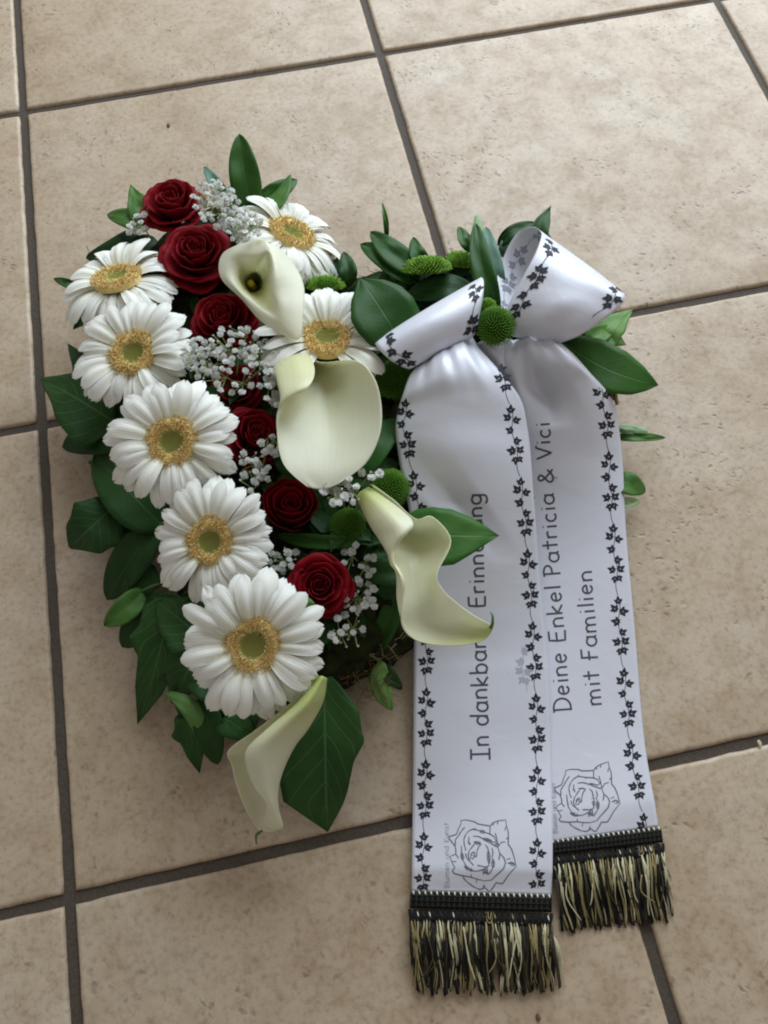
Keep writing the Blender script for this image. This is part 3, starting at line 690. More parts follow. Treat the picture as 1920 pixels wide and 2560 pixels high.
rose(420, 533, 73, 0.080, nv(0.93, 0.32, 0.08), 2, 2.1, 'largest red rose, just below the topmost one and left of the highest calla lily')
rose(476, 678, 66, 0.072, nv(0.92, 0.35, 0.0), 4, 4.0, 'red rose directly above the biggest patch of tiny white flowers')
rose(508, 828, 54, 0.060, nv(0.92, 0.30, 0.0), 1, 5.0, 'red rose mostly covered by tiny white flowers in the middle')
rose(556, 932, 62, 0.070, nv(0.86, 0.30, 0.38), 4, 1.2, 'red rose right of the middle gerbera, touching the largest calla lily')
rose(628, 1090, 62, 0.064, nv(0.85, 0.48, 0.1), 3, 0.2, 'half closed red rose bud below the largest calla lily')
rose(692, 1262, 63, 0.076, nv(0.98, 0.15, 0.05), 2, 3.3, 'lowest red rose, upper right of the lowest gerbera')

# ------------------------------------------------------------ calla lilies
def calla(label, rows, tone, sr=6, sc=6, close=False, pts_base=None, th=0.0005):
    R_ = [[W(x, y, z / 100.0) for x, y, z in r] for r in rows]
    root = pts_base or rows[0][0]
    t = thing('calla_lily', label, 'calla lily', W(root[0], root[1], root[2] / 100.0), 'cream calla lilies')
    vs, fs, nr, nc = ctrl_surface(R_, sr, sc, close)
    uv = []; at = []
    for r in range(nr):
        for c in range(nc):
            uv.append((r / (nr - 1), c / (nc - 1)))
            f = r / (nr - 1) * (len(tone) - 1); i = min(len(tone) - 2, int(f)); at.append(tone[i] + (tone[i + 1] - tone[i]) * (f - i))
    o = link('spathe', mesh('spathe', vs, fs, M_calla, uv, off=t.location, attr=at), t)
    solid(o, th, 0)
    return t
# highest: an open funnel seen from the front
thr = [(548, 588), (560, 592), (568, 603), (569, 615), (566, 625), (560, 631), (553, 634), (545, 634), (537, 630), (530, 620), (527, 607), (534, 594)]
mid = [(556, 556, 9.6), (578, 548, 9.9), (588, 572, 10.3), (589, 600, 10.3), (590, 632, 10.0), (598, 662, 9.8), (592, 682, 9.5), (566, 668, 9.2), (543, 648, 9.0), (516, 624, 8.9), (503, 592, 8.9), (518, 562, 9.1)]
out = [(557, 518, 9.7), (581, 526, 9.9), (612, 544, 9.6), (642, 582, 9.4), (657, 622, 9.4), (655, 672, 9.5), (646, 732, 9.3), (600, 717, 9.1), (560, 690, 8.8), (522, 646, 8.6), (476, 598, 8.8), (484, 545, 9.2)]
c1 = calla('highest calla lily, an open funnel showing a yellow spike, right of the largest rose',
      [[(548 + (x - 548) * 0.25, 618 + (y - 612) * 0.25, 4.4) for x, y in thr], [(548 + (x - 548) * 0.8, 614 + (y - 612) * 0.8, 6.0) for x, y in thr], [(x, y, 7.3) for x, y in thr],
       [((a[0] + b[0]) / 2, (a[1] + b[1]) / 2, 8.5) for a, b in zip(thr, mid)], mid, [((a[0] + b[0]) / 2, (a[1] + b[1]) / 2, (a[2] + b[2]) / 2 + 0.15) for a, b in zip(mid, out)], out],
      [0.9, 0.82, 0.68, 0.46, 0.2, 0.06, 0.0, 0.0], close=True, pts_base=(548, 618, 4.4))
vs = []; fs = []; tube(vs, fs, [W(550, 626, 0.045), W(546, 620, 0.060), W(542, 613, 0.070), W(541, 611, 0.073)], 0.0034, 10, 0.0022)
link('spadix', mesh('spadix', vs, fs, M_spadix, off=c1.location), c1)
calla('largest calla lily in the centre, broad cream face with its left edge rolled over',
      [[(632, 700, 5.0), (622, 700, 5.3), (606, 704, 5.0), (615, 704, 4.2), (630, 706, 4.2), (640, 706, 4.4), (642, 705, 4.7)],
       [(668, 766, 8.4), (630, 758, 8.4), (589, 772, 7.8), (625, 780, 6.6), (662, 780, 6.4), (672, 779, 7.4), (678, 778, 8.4)],
       [(680, 803, 10.4), (642, 812, 10.6), (598, 822, 9.6), (640, 826, 8.0), (690, 808, 7.4), (732, 786, 8.8), (768, 779, 10.0)],
       [(664, 838, 11.2), (634, 848, 11.2), (606, 862, 10.4), (650, 862, 8.3), (704, 850, 7.7), (765, 828, 9.2), (808, 816, 10.4)],
       [(614, 870, 10.6), (604, 884, 10.4), (601, 905, 9.9), (650, 910, 8.7), (712, 908, 8.3), (775, 890, 9.1), (824, 878, 10.0)],
       [(599, 930, 10.2), (600, 938, 10.1), (609, 950, 9.7), (658, 960, 9.1), (714, 964, 8.9), (772, 955, 9.2), (820, 940, 9.7)],
       [(612, 1002, 9.8), (620, 1008, 9.7), (640, 1012, 9.5), (670, 1017, 9.3), (710, 1020, 9.2), (752, 1012, 9.3), (790, 1001, 9.4)],
       [(662, 1050, 9.3), (668, 1053, 9.2), (676, 1055, 9.2), (690, 1057, 9.1), (704, 1056, 9.1), (720, 1051, 9.1), (736, 1042, 9.2)]],
      [0.6, 0.35, 0.28, 0.2, 0.1, 0.04, 0.02, 0.0])
calla('right calla lily, twisted with a curled green tip, lying over the left ribbon tail',
      [[(796, 1052, 8.6), (782, 1060, 8.8), (769, 1072, 8.0), (776, 1070, 6.8), (790, 1064, 6.6), (808, 1050, 7.4), (800, 1047, 8.2)],
       [(862, 1098, 10.2), (832, 1110, 10.6), (797, 1130, 9.2), (815, 1126, 7.3), (835, 1112, 7.2), (852, 1086, 8.2), (848, 1079, 9.4)],
       [(893, 1133, 11.0), (860, 1152, 11.2), (817, 1162, 9.6), (842, 1160, 7.8), (868, 1142, 7.5), (890, 1122, 8.8), (897, 1121, 10.2)],
       [(863, 1171, 10.8), (851, 1180, 10.9), (836, 1194, 10.1), (866, 1186, 8.6), (905, 1165, 8.2), (940, 1136, 9.3), (934, 1117, 10.3)],
       [(850, 1204, 10.8), (844, 1210, 10.6), (846, 1220, 10.0), (876, 1214, 8.9), (912, 1202, 8.7), (955, 1184, 9.4), (974, 1168, 10.3)],
       [(874, 1254, 10.8), (865, 1246, 11.0), (857, 1240, 10.3), (882, 1246, 9.0), (910, 1247, 8.9), (933, 1243, 9.3), (944, 1239, 10.3)],
       [(870, 1300, 10.2), (865, 1300, 10.2), (860, 1302, 9.8), (890, 1302, 8.8), (915, 1298, 8.7), (936, 1288, 9.0), (955, 1272, 10.0)],
       [(868, 1352, 9.0), (872, 1354, 8.9), (880, 1356, 8.6), (900, 1354, 8.2), (925, 1345, 8.0), (955, 1325, 8.4), (985, 1301, 9.2)],
       [(904, 1385, 8.4), (915, 1384, 8.2), (930, 1381, 8.0), (952, 1374, 7.7), (975, 1358, 7.6), (998, 1340, 7.9), (1018, 1326, 8.6)],
       [(975, 1394, 8.0), (985, 1392, 7.8), (1000, 1386, 7.6), (1014, 1376, 7.4), (1026, 1364, 7.4), (1036, 1353, 7.6), (1045, 1342, 8.2)],
       [(1040, 1384, 7.8), (1045, 1381, 7.7), (1050, 1377, 7.6), (1054, 1371, 7.6), (1057, 1364, 7.7), (1060, 1356, 7.8), (1062, 1350, 8.0)],
       [(1064, 1358, 8.2), (1064, 1356, 8.2), (1065, 1354, 8.2), (1065, 1352, 8.2), (1065, 1350, 8.2), (1065, 1347, 8.3), (1064, 1344, 8.4)]],
      [0.8, 0.2, 0.06, 0.16, 0.2, 0.14, 0.12, 0.14, 0.2, 0.42, 0.7, 0.95])
c3 = [o for o in C.objects if o.name.startswith('calla_lily')][-1]
vs = []; fs = []; tube(vs, fs, crs([W(1060, 1356, 0.082), W(1064, 1346, 0.085), W(1064, 1330, 0.087), W(1059, 1322, 0.087)], 4), 0.0012, 6, 0.0003)
link('curled_tip', mesh('curled_tip', vs, fs, M_stem, off=c3.location), c3)
calla('lowest calla lily, hanging head down below the lowest gerbera with a thin dark tip',
      [[(692, 1460, 8.6), (698, 1461, 9.0), (706, 1466, 8.3), (701, 1470, 7.3), (694, 1466, 7.2), (687, 1458, 8.0)],
       [(640, 1520, 8.6), (662, 1523, 9.2), (697, 1517, 7.6), (672, 1532, 6.2), (652, 1528, 6.0), (632, 1516, 7.4)],
       [(578, 1574, 8.4), (617, 1574, 8.7), (664, 1576, 6.6), (622, 1592, 4.8), (582, 1590, 4.8), (556, 1575, 6.4)],
       [(534, 1617, 8.0), (582, 1615, 8.2), (638, 1610, 6.0), (590, 1622, 4.2), (530, 1626, 4.2), (494, 1621, 5.6)],
       [(531, 1652, 7.6), (572, 1655, 7.5), (614, 1658, 5.2), (570, 1666, 3.4), (525, 1662, 3.6), (501, 1653, 4.7)],
       [(549, 1700, 6.6), (577, 1701, 6.3), (601, 1705, 4.4), (570, 1706, 2.8), (535, 1704, 2.8), (512, 1699, 3.8)],
       [(576, 1738, 5.2), (589, 1742, 4.9), (602, 1748, 3.5), (580, 1752, 2.2), (552, 1746, 2.1), (529, 1744, 2.9)],
       [(567, 1780, 3.0), (588, 1786, 3.2), (611, 1782, 2.7), (590, 1787, 1.7), (566, 1784, 1.4), (548, 1777, 2.0)],
       [(577, 1790, 2.4), (590, 1794, 2.3), (607, 1792, 2.1), (590, 1796, 1.5), (570, 1796, 1.1), (559, 1795, 1.2)]],
      [0.8, 0.62, 0.25, 0.1, 0.03, 0.03, 0.04, 0.08, 0.15])
c4 = [o for o in C.objects if o.name.startswith('calla_lily')][-1]
vs = []; fs = []; tube(vs, fs, crs([W(566, 1792, 0.012), W(558, 1800, 0.008), W(553, 1806, 0.005), W(554, 1824, 0.003)], 4), 0.0012, 6, 0.0004)
link('thin_tip', mesh('thin_tip', vs, fs, M_stem, off=c4.location), c4)

# ------------------------------------------------------------ green button chrysanthemums
def mum(cx, cy, rx, z, n, label, flat=0.55, dark=False, seed=1):
    p = W(cx, cy, z); s = rx * mpp(p)
    t = thing('button_chrysanthemum', label, 'chrysanthemum', p, 'green button chrysanthemums', frame(n).to_euler())
    r = random.Random(seed); vs = []; fs = []; mi = []
    cnt = 300
    for i in range(cnt):
        f = (i + 0.5) / cnt; q = math.sqrt(f); a = i * 2.39996; th = q * 1.62
        d = V((math.sin(th) * math.cos(a), math.sin(th) * math.sin(a), math.cos(th) * flat + 0.02))
        base = d * 0.66 * s; dr = V((d.x, d.y, d.z / flat)).normalized()
        L = s * (0.20 + 0.16 * q) * r.uniform(0.85, 1.15)
        up = (V((0, 0, 1)) * (0.55 * q) + dr).normalized()
        tube(vs, fs, [base, base + dr * L * 0.5, base + dr * L * 0.8 + up * L * 0.25], s * 0.058, 4, s * 0.030, mi, 0 if r.random() < 0.62 else 1)
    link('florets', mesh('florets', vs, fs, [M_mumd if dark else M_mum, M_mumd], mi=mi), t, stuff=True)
    vs = []; fs = []; nr, na = 8, 16
    for i in range(nr):
        th = 1.7 * i / (nr - 1)
        for k in range(na): a = 2 * PI * k / na; vs.append(V((math.sin(th) * math.cos(a), math.sin(th) * math.sin(a), math.cos(th) * flat)) * 0.68 * s)
    link('flower_core', mesh('flower_core', vs, gridfaces(nr, na, 0, True), M_mumd), t)
    vs = []; fs = []; e = frame(n).inverted() @ (V((p.x, p.y, 0.03)) - p); tube(vs, fs, [V((0, 0, -0.05 * s)), e], 0.0018, 6)
    link('stem', mesh('stem', vs, fs, M_stem), t)
mum(922, 586, 54, 0.066, nv(0.35, 0.9, -0.05), 'flat lime green button flower between the broad leaf and the left ribbon loop', seed=1)
mum(994, 566, 34, 0.058, nv(0.6, 0.7, 0.1), 'smaller lime green button flower right behind the flat one', seed=2)
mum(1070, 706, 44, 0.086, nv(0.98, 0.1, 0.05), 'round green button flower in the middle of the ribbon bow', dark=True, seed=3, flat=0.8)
mum(1046, 668, 28, 0.078, nv(0.7, 0.5, -0.4), 'bright green button flower half behind the one in the middle of the bow', seed=4)
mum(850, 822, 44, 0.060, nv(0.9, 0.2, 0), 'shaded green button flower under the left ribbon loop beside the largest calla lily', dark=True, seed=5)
mum(702, 622, 44, 0.055, nv(0.4, 0.85, 0), 'lime green button flower peeping between the two right gerberas', seed=6)
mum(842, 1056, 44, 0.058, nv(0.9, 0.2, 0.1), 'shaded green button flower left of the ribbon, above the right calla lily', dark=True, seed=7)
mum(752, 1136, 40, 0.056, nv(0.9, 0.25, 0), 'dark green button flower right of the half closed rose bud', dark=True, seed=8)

# ------------------------------------------------------------ baby's breath
def floret_mesh(seed, big=True):
    r = random.Random(seed); vs = []; fs = []
    for layer, (n, tilt, ln) in enumerate(((7, 0.10, 1.0), (6, 0.45, 0.85), (5, 0.9, 0.55)) if big else ((5, 1.0, 0.6), (3, 1.3, 0.6))):
        for i in range(n):
            a = 2 * PI * (i + 0.5 * layer) / n + r.uniform(-.25, .25); tl = tilt + r.uniform(-.2, .2); L = ln * r.uniform(.85, 1.1)
            d = V((math.cos(a) * math.cos(tl), math.sin(a) * math.cos(tl), math.sin(tl))); s = V((-math.sin(a), math.cos(a), 0)); b = len(vs)
            for t, w_ in ((0.05, .12), (.5, .34), (.85, .40), (1.0, .16)):
                for v in (-1, 0, 1):
                    vs.append(d * L * t + s * w_ * v + V((0, 0, .12 * abs(v) * t - .18 * t * t)))
            fs += gridfaces(4, 3, b)
    tube(vs, fs, [V((0, 0, -0.6)), V((0, 0, 0.05))], 0.12, 5, 0.34)
    return mesh('floret', vs, fs, M_floret)
FLO = [floret_mesh(i) for i in range(4)] + [floret_mesh(9, False)]
def breath(label, regions, root, z, seed, size=9.5):
    """regions: (cx, cy, rx, ry, angle, count)"""
    rp = W(*root); t = thing('babys_breath_sprig', label, "baby's breath", rp, "sprigs of tiny white flowers"); r = random.Random(seed)
    vs = []; fs = []; pts = []
    for cx, cy, rx, ry, an, cnt in regions:
        hub = W(cx, cy, z - 0.012); tube(vs, fs, crs([rp, (rp + hub) / 2 + V((0, 0, 0.004)), hub], 3), 0.0006, 4)
        got = []
        tries = 0
        while len(got) < cnt and tries < cnt * 40:
            tries += 1; a = r.uniform(0, 2 * PI); q = math.sqrt(r.random())
            x, y = rx * q * math.cos(a), ry * q * math.sin(a); x, y = cx + x * math.cos(an) - y * math.sin(an), cy + x * math.sin(an) + y * math.cos(an)
            if all((x - g[0]) ** 2 + (y - g[1]) ** 2 > (size * 1.15) ** 2 for g in got): got.append((x, y))
        subs = [W(cx + r.uniform(-rx, rx) * .5, cy + r.uniform(-ry, ry) * .5, z - 0.004) for _ in range(max(2, cnt // 6))]
        for s_ in subs: tube(vs, fs, [hub, s_], 0.0004, 4)
        for x, y in got:
            zz = z + r.uniform(-0.006, 0.008); p = W(x, y, zz); sm = r.random() < 0.22
            o = link('floret', FLO[4] if sm else r.choice(FLO[:4]), t); k = size * mpp(p) * r.uniform(0.8, 1.15) * (0.62 if sm else 1)
            o.scale = (k,) * 3; o.location = p - rp
            nn = (VW + UP * r.uniform(-.1, .8) + RX * r.uniform(-.25, .7)).normalized(); o.rotation_euler = nn.to_track_quat('Z', 'Y').to_euler()
            s_ = min(subs, key=lambda q: (q - p).length); tube(vs, fs, [s_, (s_ + p) / 2 - V((0, 0, 0.001)), p - nn * k * 0.4], 0.0003, 4)
    link('stem', mesh('stem', vs, fs, M_fine, off=rp), t)
breath("dense sprig of tiny white flowers between the topmost rose and the top right gerbera", [(468, 440, 62, 44, 0.9, 64), (520, 484, 46, 36, 0.4, 46)], (510, 520, 0.045), 0.094, 1, 7.6)
breath("small sprig of tiny white flowers left of the two highest roses", [(298, 484, 26, 18, -0.8, 13)], (330, 520, 0.045), 0.066, 2, 8.5)
breath("widest sprig of tiny white flowers, spread between the second gerbera and the largest calla lily", [(440, 775, 52, 46, 0.0, 42), (520, 748, 68, 44, 0.1, 38), (575, 790, 42, 46, 0.3, 22), (500, 822, 64, 28, 0.1, 12)], (510, 860, 0.045), 0.085, 3, 8.2)
breath("short sprig of tiny white flowers left of the largest calla lily", [(592, 838, 22, 40, -0.1, 14)], (590, 890, 0.05), 0.082, 4, 9.5)
breath("sparse sprig of tiny white flowers below the rose beside the middle gerbera", [(545, 1005, 44, 28, 0.4, 11), (580, 960, 26, 28, 0.0, 6), (556, 1045, 46, 26, 0.2, 7)], (560, 1060, 0.045), 0.078, 5, 9.5)
breath("sprig of tiny white flowers just under the bottom edge of the largest calla lily", [(740, 1060, 48, 30, 0.1, 22), (800, 1022, 20, 14, 0.0, 4)], (745, 1110, 0.045), 0.088, 6, 10)
breath("small shaded sprig of tiny white flowers left above the lowest rose", [(614, 1208, 34, 28, -0.3, 15)], (640, 1240, 0.045), 0.062, 7, 9)
breath("long shaded sprig of tiny white flowers down the right side of the lowest rose", [(775, 1215, 46, 38, 0.2, 14), (778, 1290, 36, 52, 0.2, 18), (750, 1365, 38, 44, 0.3, 16)], (760, 1400, 0.03), 0.062, 8, 9)

# ------------------------------------------------------------ ribbon
class Rib:
    """a ribbon sheet through stations (key, Lx, Ly, Lz, Rx, Ry, Rz, bulge) ; px of the photo, cm, bulge cm"""
    def __init__(self, st, wave=None):
        self.k = [s[0] for s in st]
        self.D = [(W(s[1], s[2], s[3] / 100), W(s[4], s[5], s[6] / 100), V((s[7] / 100, s[8] if len(s) > 8 else 0.5, 0))) for s in st]
        self.wave = wave
    def lr(self, key):
        k = self.k; n = len(k); i = 0
        while i < n - 2 and key > k[i + 1]: i += 1
        h = k[i + 1] - k[i]; t = (key - k[i]) / h
        def tan(q, c):
            if q == 0: return (self.D[1][c] - self.D[0][c]) / (k[1] - k[0])
            if q == n - 1: return (self.D[-1][c] - self.D[-2][c]) / (k[-1] - k[-2])
            return (self.D[q + 1][c] - self.D[q - 1][c]) / (k[q + 1] - k[q - 1])
        o = []
        t2 = t * t; t3 = t2 * t
        for c in range(3):
            p0, p1 = self.D[i][c], self.D[i + 1][c]
            o.append(p0 * (2 * t3 - 3 * t2 + 1) + tan(i, c) * (h * (t3 - 2 * t2 + t)) + p1 * (-2 * t3 + 3 * t2) + tan(i + 1, c) * (h * (t3 - t2)))
        return o
    def s(self, u, key):
        L, R, b = self.lr(key)
        # bulge with a movable crest
        c = min(0.9, max(0.1, b.y)); x = u / c if u < c else (1 - u) / (1 - c); x = max(-0.2, x)
        p = L.lerp(R, u) + V((0, 0, 1)) * (b.x * math.sin(x * PI / 2))
        if self.wave: p = p + V((0, 0, self.wave(u, key)))
        return p
    def nrm(self, u, key):
        e = (self.k[-1] - self.k[0]) * 0.002; a = self.s(u + 0.01, key) - self.s(u - 0.01, key); b = self.s(u, key + e) - self.s(u, key - e)
        n = a.cross(b); n = n.normalized() if n.length > 1e-12 else VW.copy()
        return n if n.dot(CAM - self.s(u, key)) > 0 else -n
    def inv(self, x, y):
        L, R, _ = self.lr(y); a = PJ(L); b = PJ(R); u = (x - a[0]) / (b[0] - a[0]); k = y
        for _ in range(3):
            p = PJ(self.s(u, k)); ex, ey = x - p[0], y - p[1]
            if abs(ex) + abs(ey) < 0.15: break
            pu = PJ(self.s(u + 0.01, k)); pk = PJ(self.s(u, k + 1.0))
            a11, a21 = (pu[0] - p[0]) / 0.01, (pu[1] - p[1]) / 0.01; a12, a22 = pk[0] - p[0], pk[1] - p[1]
            dt = a11 * a22 - a12 * a21
            if abs(dt) < 1e-6: break
            u += (ex * a22 - ey * a12) / dt; k += (a11 * ey - a21 * ex) / dt
        return u, k
    def at(self, u, k, lift=0.00035): return self.s(u, k) + self.nrm(u, k) * lift
    def mesh(self, name, nu, nk, off):
        vs = []; uv = []; k0, k1 = self.k[0], self.k[-1]
        for j in range(nk + 1):
            for i in range(nu + 1):
                vs.append(self.s(i / nu, k0 + (k1 - k0) * j / nk)); uv.append((i / nu, j / nk))
        return mesh(name, vs, gridfaces(nk + 1, nu + 1), M_satin, uv, off=off)

rb = thing('funeral_ribbon', 'white satin bow ribbon with two long lettered tails ending in black and gold fringes', 'ribbon', W(1060, 760, 0.07))
def wv1(u, k):
    a = max(0.0, min(1.0, (k - 1250) / 200)); b = max(0, 1 - abs(k - 1090) / 130)
    g = max(0.0, min(1.0, (900 - k) / 130)); cr_ = 0.0013 * g * math.sin(u * 19 + 0.6 * math.sin(k / 40)) + 0.0006 * g * math.sin(u * 41 + k / 30)
    return cr_ + a * (0.0020 * math.sin((k - 1440) / 66.0 + u * 1.9) + 0.0020) * (1 if k < 1880 else max(0, (1925 - k) / 45)) - 0.006 * b * max(0, 1 - abs(u - 0.30 - (k - 1060) / 420) / 0.22)
tail1 = Rib([(770, 905, 790, 7.4, 1020, 728, 7.6, 0.6, 0.6), (800, 886, 812, 7.9, 1038, 756, 8.2, 1.0, 0.6), (840, 871, 852, 7.8, 1082, 806, 8.2, 1.2, 0.5), (880, 860, 886, 7.2, 1124, 862, 7.4, 1.3, 0.5), (930, 855, 930, 6.8, 1139, 925, 6.6, 1.2, 0.45),
             (990, 862, 990, 6.2, 1146, 985, 6.0, 1.2, 0.45), (1060, 875, 1060, 5.4, 1151, 1055, 5.2, 0.9, 0.5), (1130, 888, 1130, 4.6, 1157, 1128, 4.2, 0.7), (1220, 894, 1220, 3.6, 1163, 1220, 3.0, 0.5), (1320, 895, 1320, 2.4, 1172, 1320, 1.9, 0.3),
             (1430, 894, 1430, 1.0, 1181, 1430, 0.9, 0.2), (1560, 893, 1560, 0.45, 1189, 1560, 0.6, 0.1), (1700, 892, 1700, 0.35, 1191, 1700, 0.5, 0.1), (1930, 889, 1926, 0.35, 1191, 1934, 0.45, 0.0)], wv1)
def wv2(u, k):
    a = max(0.0, min(1.0, (k - 1000) / 200))
    v = max(0, 1 - abs(k - 845) / 95) * max(0, 1 - abs(u - 0.36) / 0.24)
    g = max(0.0, min(1.0, (860 - k) / 130)); cr_ = 0.0014 * g * math.sin(u * 17 + 1.0) + 0.0006 * g * math.sin(u * 37 + k / 30)
    return cr_ + a * 0.0012 * (math.sin(k / 70.0 + u) + 1) * (1 if k < 1740 else max(0, (1800 - k) / 60)) - 0.016 * v
tail2 = Rib([(725, 1088, 735, 7.2, 1212, 738, 7.4, 0.3), (755, 1085, 765, 7.0, 1238, 762, 7.4, 0.8, 0.7), (800, 1084, 805, 6.4, 1275, 806, 6.9, 1.2, 0.7), (850, 1094, 850, 5.6, 1312, 848, 5.6, 1.5, 0.65), (890, 1104, 890, 5.0, 1330, 886, 4.6, 1.6, 0.6),
             (940, 1110, 940, 4.4, 1338, 938, 3.6, 1.3, 0.6), (1010, 1114, 1010, 3.4, 1345, 1008, 2.7, 0.8), (1100, 1118, 1100, 2.2, 1349, 1098, 2.0, 0.3), (1220, 1122, 1220, 1.2, 1357, 1216, 1.3, 0.1), (1400, 1128, 1402, 0.3, 1372, 1396, 0.45, 0.05),
             (1600, 1136, 1606, 0.22, 1391, 1592, 0.25, 0.0), (1700, 1142, 1714, 0.2, 1405, 1692, 0.2, 0.0), (1800, 1150, 1826, 0.15, 1422, 1786, 0.2, 0.0)], wv2)
t1 = link('ribbon_tail', tail1.mesh('ribbon_tail', 36, 170, rb.location), rb, 'left ribbon tail, in front, lettered In dankbarer Erinnerung'); solid(t1, 0.0003)
t2 = link('ribbon_tail', tail2.mesh('ribbon_tail', 36, 150, rb.location), rb, 'right ribbon tail lettered Deine Enkel Patricia & Vici mit Familien'); solid(t2, 0.0003)
# loops
loopR = Rib([(0.0, 1098, 728, 7.4, 1206, 742, 7.6, 0.2), (1.0, 1086, 700, 8.4, 1250, 726, 8.6, 0.6), (2.0, 1096, 664, 9.2, 1302, 692, 9.2, 0.7), (3.0, 1122, 612, 9.9, 1336, 664, 9.4, 0.5), (4.0, 1152, 556, 10.4, 1349, 646, 9.4, 0.3),
             (4.7, 1168, 517, 10.2, 1350, 636, 9.0, 0.1), (5.1, 1169, 500, 9.4, 1346, 632, 8.4, 0.1), (5.6, 1150, 489, 8.4, 1336, 634, 7.6, 0.0), (6.3, 1116, 505, 7.2, 1310, 650, 6.8, -0.3), (7.2, 1086, 560, 6.2, 1270, 680, 6.2, -0.5), (8.2, 1068, 630, 6.2, 1230, 710, 6.2, -0.3), (9.0, 1078, 690, 6.8, 1200, 735, 6.6, 0.0), (9.6, 1090, 725, 7.1, 1200, 742, 7.0, 0.0)], lambda u, k: 0.0016 * math.sin(u * 15 + 1) * max(0, 1 - k / 2.6) + 0.0004 * math.sin(u * 6 + k * 2))
loopL = Rib([(0.0, 905, 788, 7.6, 1012, 736, 7.8, 0.2), (0.7, 884, 799, 8.2, 1026, 722, 8.6, 0.5), (1.6, 852, 784, 8.9, 1036, 680, 9.5, 0.6), (2.6, 826, 762, 9.2, 1044, 636, 9.9, 0.5), (3.3, 812, 746, 9.0, 1045, 608, 9.6, 0.35),
             (3.6, 809, 739, 8.5, 1041, 600, 9.0, 0.3), (4.0, 816, 738, 7.8, 1036, 604, 8.2, 0.2), (5.0, 850, 756, 7.0, 1026, 650, 7.2, 0.0), (6.2, 890, 780, 7.0, 1018, 715, 7.2, 0.0)], lambda u, k: 0.0012 * math.sin(u * 13 + 2) * max(0, 1 - k / 1.8) + 0.0004 * math.sin(u * 6 + k * 2))
lr_ = link('ribbon_loop', loopR.mesh('ribbon_loop', 28, 110, rb.location), rb, 'right loop, open and showing its inside'); solid(lr_, 0.0003)
ll_ = link('ribbon_loop', loopL.mesh('ribbon_loop', 28, 80, rb.location), rb, 'left loop, lying flatter'); solid(ll_, 0.0003)
# dark knot under the green flower
knot = Rib([(0, 1030, 742, 7.3, 1092, 742, 7.3, 0.6), (1, 1040, 770, 7.1, 1090, 775, 7.1, 0.6), (2, 1066, 800, 6.6, 1092, 802, 6.6, 0.3)])
kn = link('ribbon_knot', knot.mesh('ribbon_knot', 10, 10, rb.location), rb); solid(kn, 0.0003)

# ---- prints: strips and polygons that follow the ribbon
class Print:
    def __init__(self, name, m, parent, lift=0.00035): self.n = name; self.m = m; self.p = parent; self.v = []; self.f = []; self.lift = lift
    def done(self, label=None):
        if self.v: link(self.n, mesh(self.n, self.v, self.f, self.m, off=rb.location, smooth=False), self.p, label)
def resample(pl, step):
    out = [pl[0]]
    for a, b in zip(pl, pl[1:]):
        L = math.hypot(b[0] - a[0], b[1] - a[1]); n = max(1, int(L / step))
        for i in range(1, n + 1): out.append((a[0] + (b[0] - a[0]) * i / n, a[1] + (b[1] - a[1]) * i / n))
    return out
def stroke(pr, rib, pl, wd, step=4.0, taper=False, px=True, wfun=None):
    pl = resample(pl, step); n = len(pl); base = len(pr.v)
    if n < 2: return
    for i, (x, y) in enumerate(pl):
        a = pl[max(0, i - 1)]; b = pl[min(n - 1, i + 1)]; dx, dy = b[0] - a[0], b[1] - a[1]; L = math.hypot(dx, dy) or 1; w_ = wd / 2
        if taper: w_ *= 0.35 + 0.65 * math.sin(PI * (i + 0.5) / n)
        if wfun: w_ *= wfun(i / n)
        nx, ny = -dy / L * w_, dx / L * w_
        for s in (1, -1):
            u, k = rib.inv(x + s * nx, y + s * ny); pr.v.append(rib.at(u, k, pr.lift))
    for i in range(n - 1): q = base + 2 * i; pr.f.append((q, q + 1, q + 3, q + 2))
IVL = [(0, -1.35), (.34, -.78), (.50, -.32), (1.05, -.42), (.98, .05), (.66, .42), (.62, .82), (.28, .66), (0, .95), (-.28, .66), (-.62, .82), (-.66, .42), (-.98, .05), (-1.05, -.42), (-.50, -.32), (-.34, -.78)]
def ivy_print(pr, mapf, x, y, ang, sz, hole=0.12, rnd=None):
    """small printed ivy leaf: thick dark rim with an open heart"""
    ca, sa = math.cos(ang), math.sin(ang); b = len(pr.v); n = len(IVL)
    for k in (1.0, hole):
        for (px, py) in IVL:
            if k < 1: px, py = px * k * 0.8, py * k * 1.7 + 0.05
            X, Y = px * sz, py * sz; pr.v.append(mapf(x + X * ca - Y * sa, y + X * sa + Y * ca))
    for i in range(n): j = (i + 1) % n; pr.f.append((b + i, b + j, b + n + j, b + n + i))
UNIT = [(0, 12, 0.0, 0.0), (1, 29, -9.0, -0.9), (2, 35, 9.5, 1.4), (3, 57, -7.0, -1.3), (4, 80, 5.0, 1.2), (5, 101, -8.5, -1.2), (6, 99, 9.5, 0.9), (7, 121, -4.0, 3.3), (8, 119, 5.5, 2.6)]
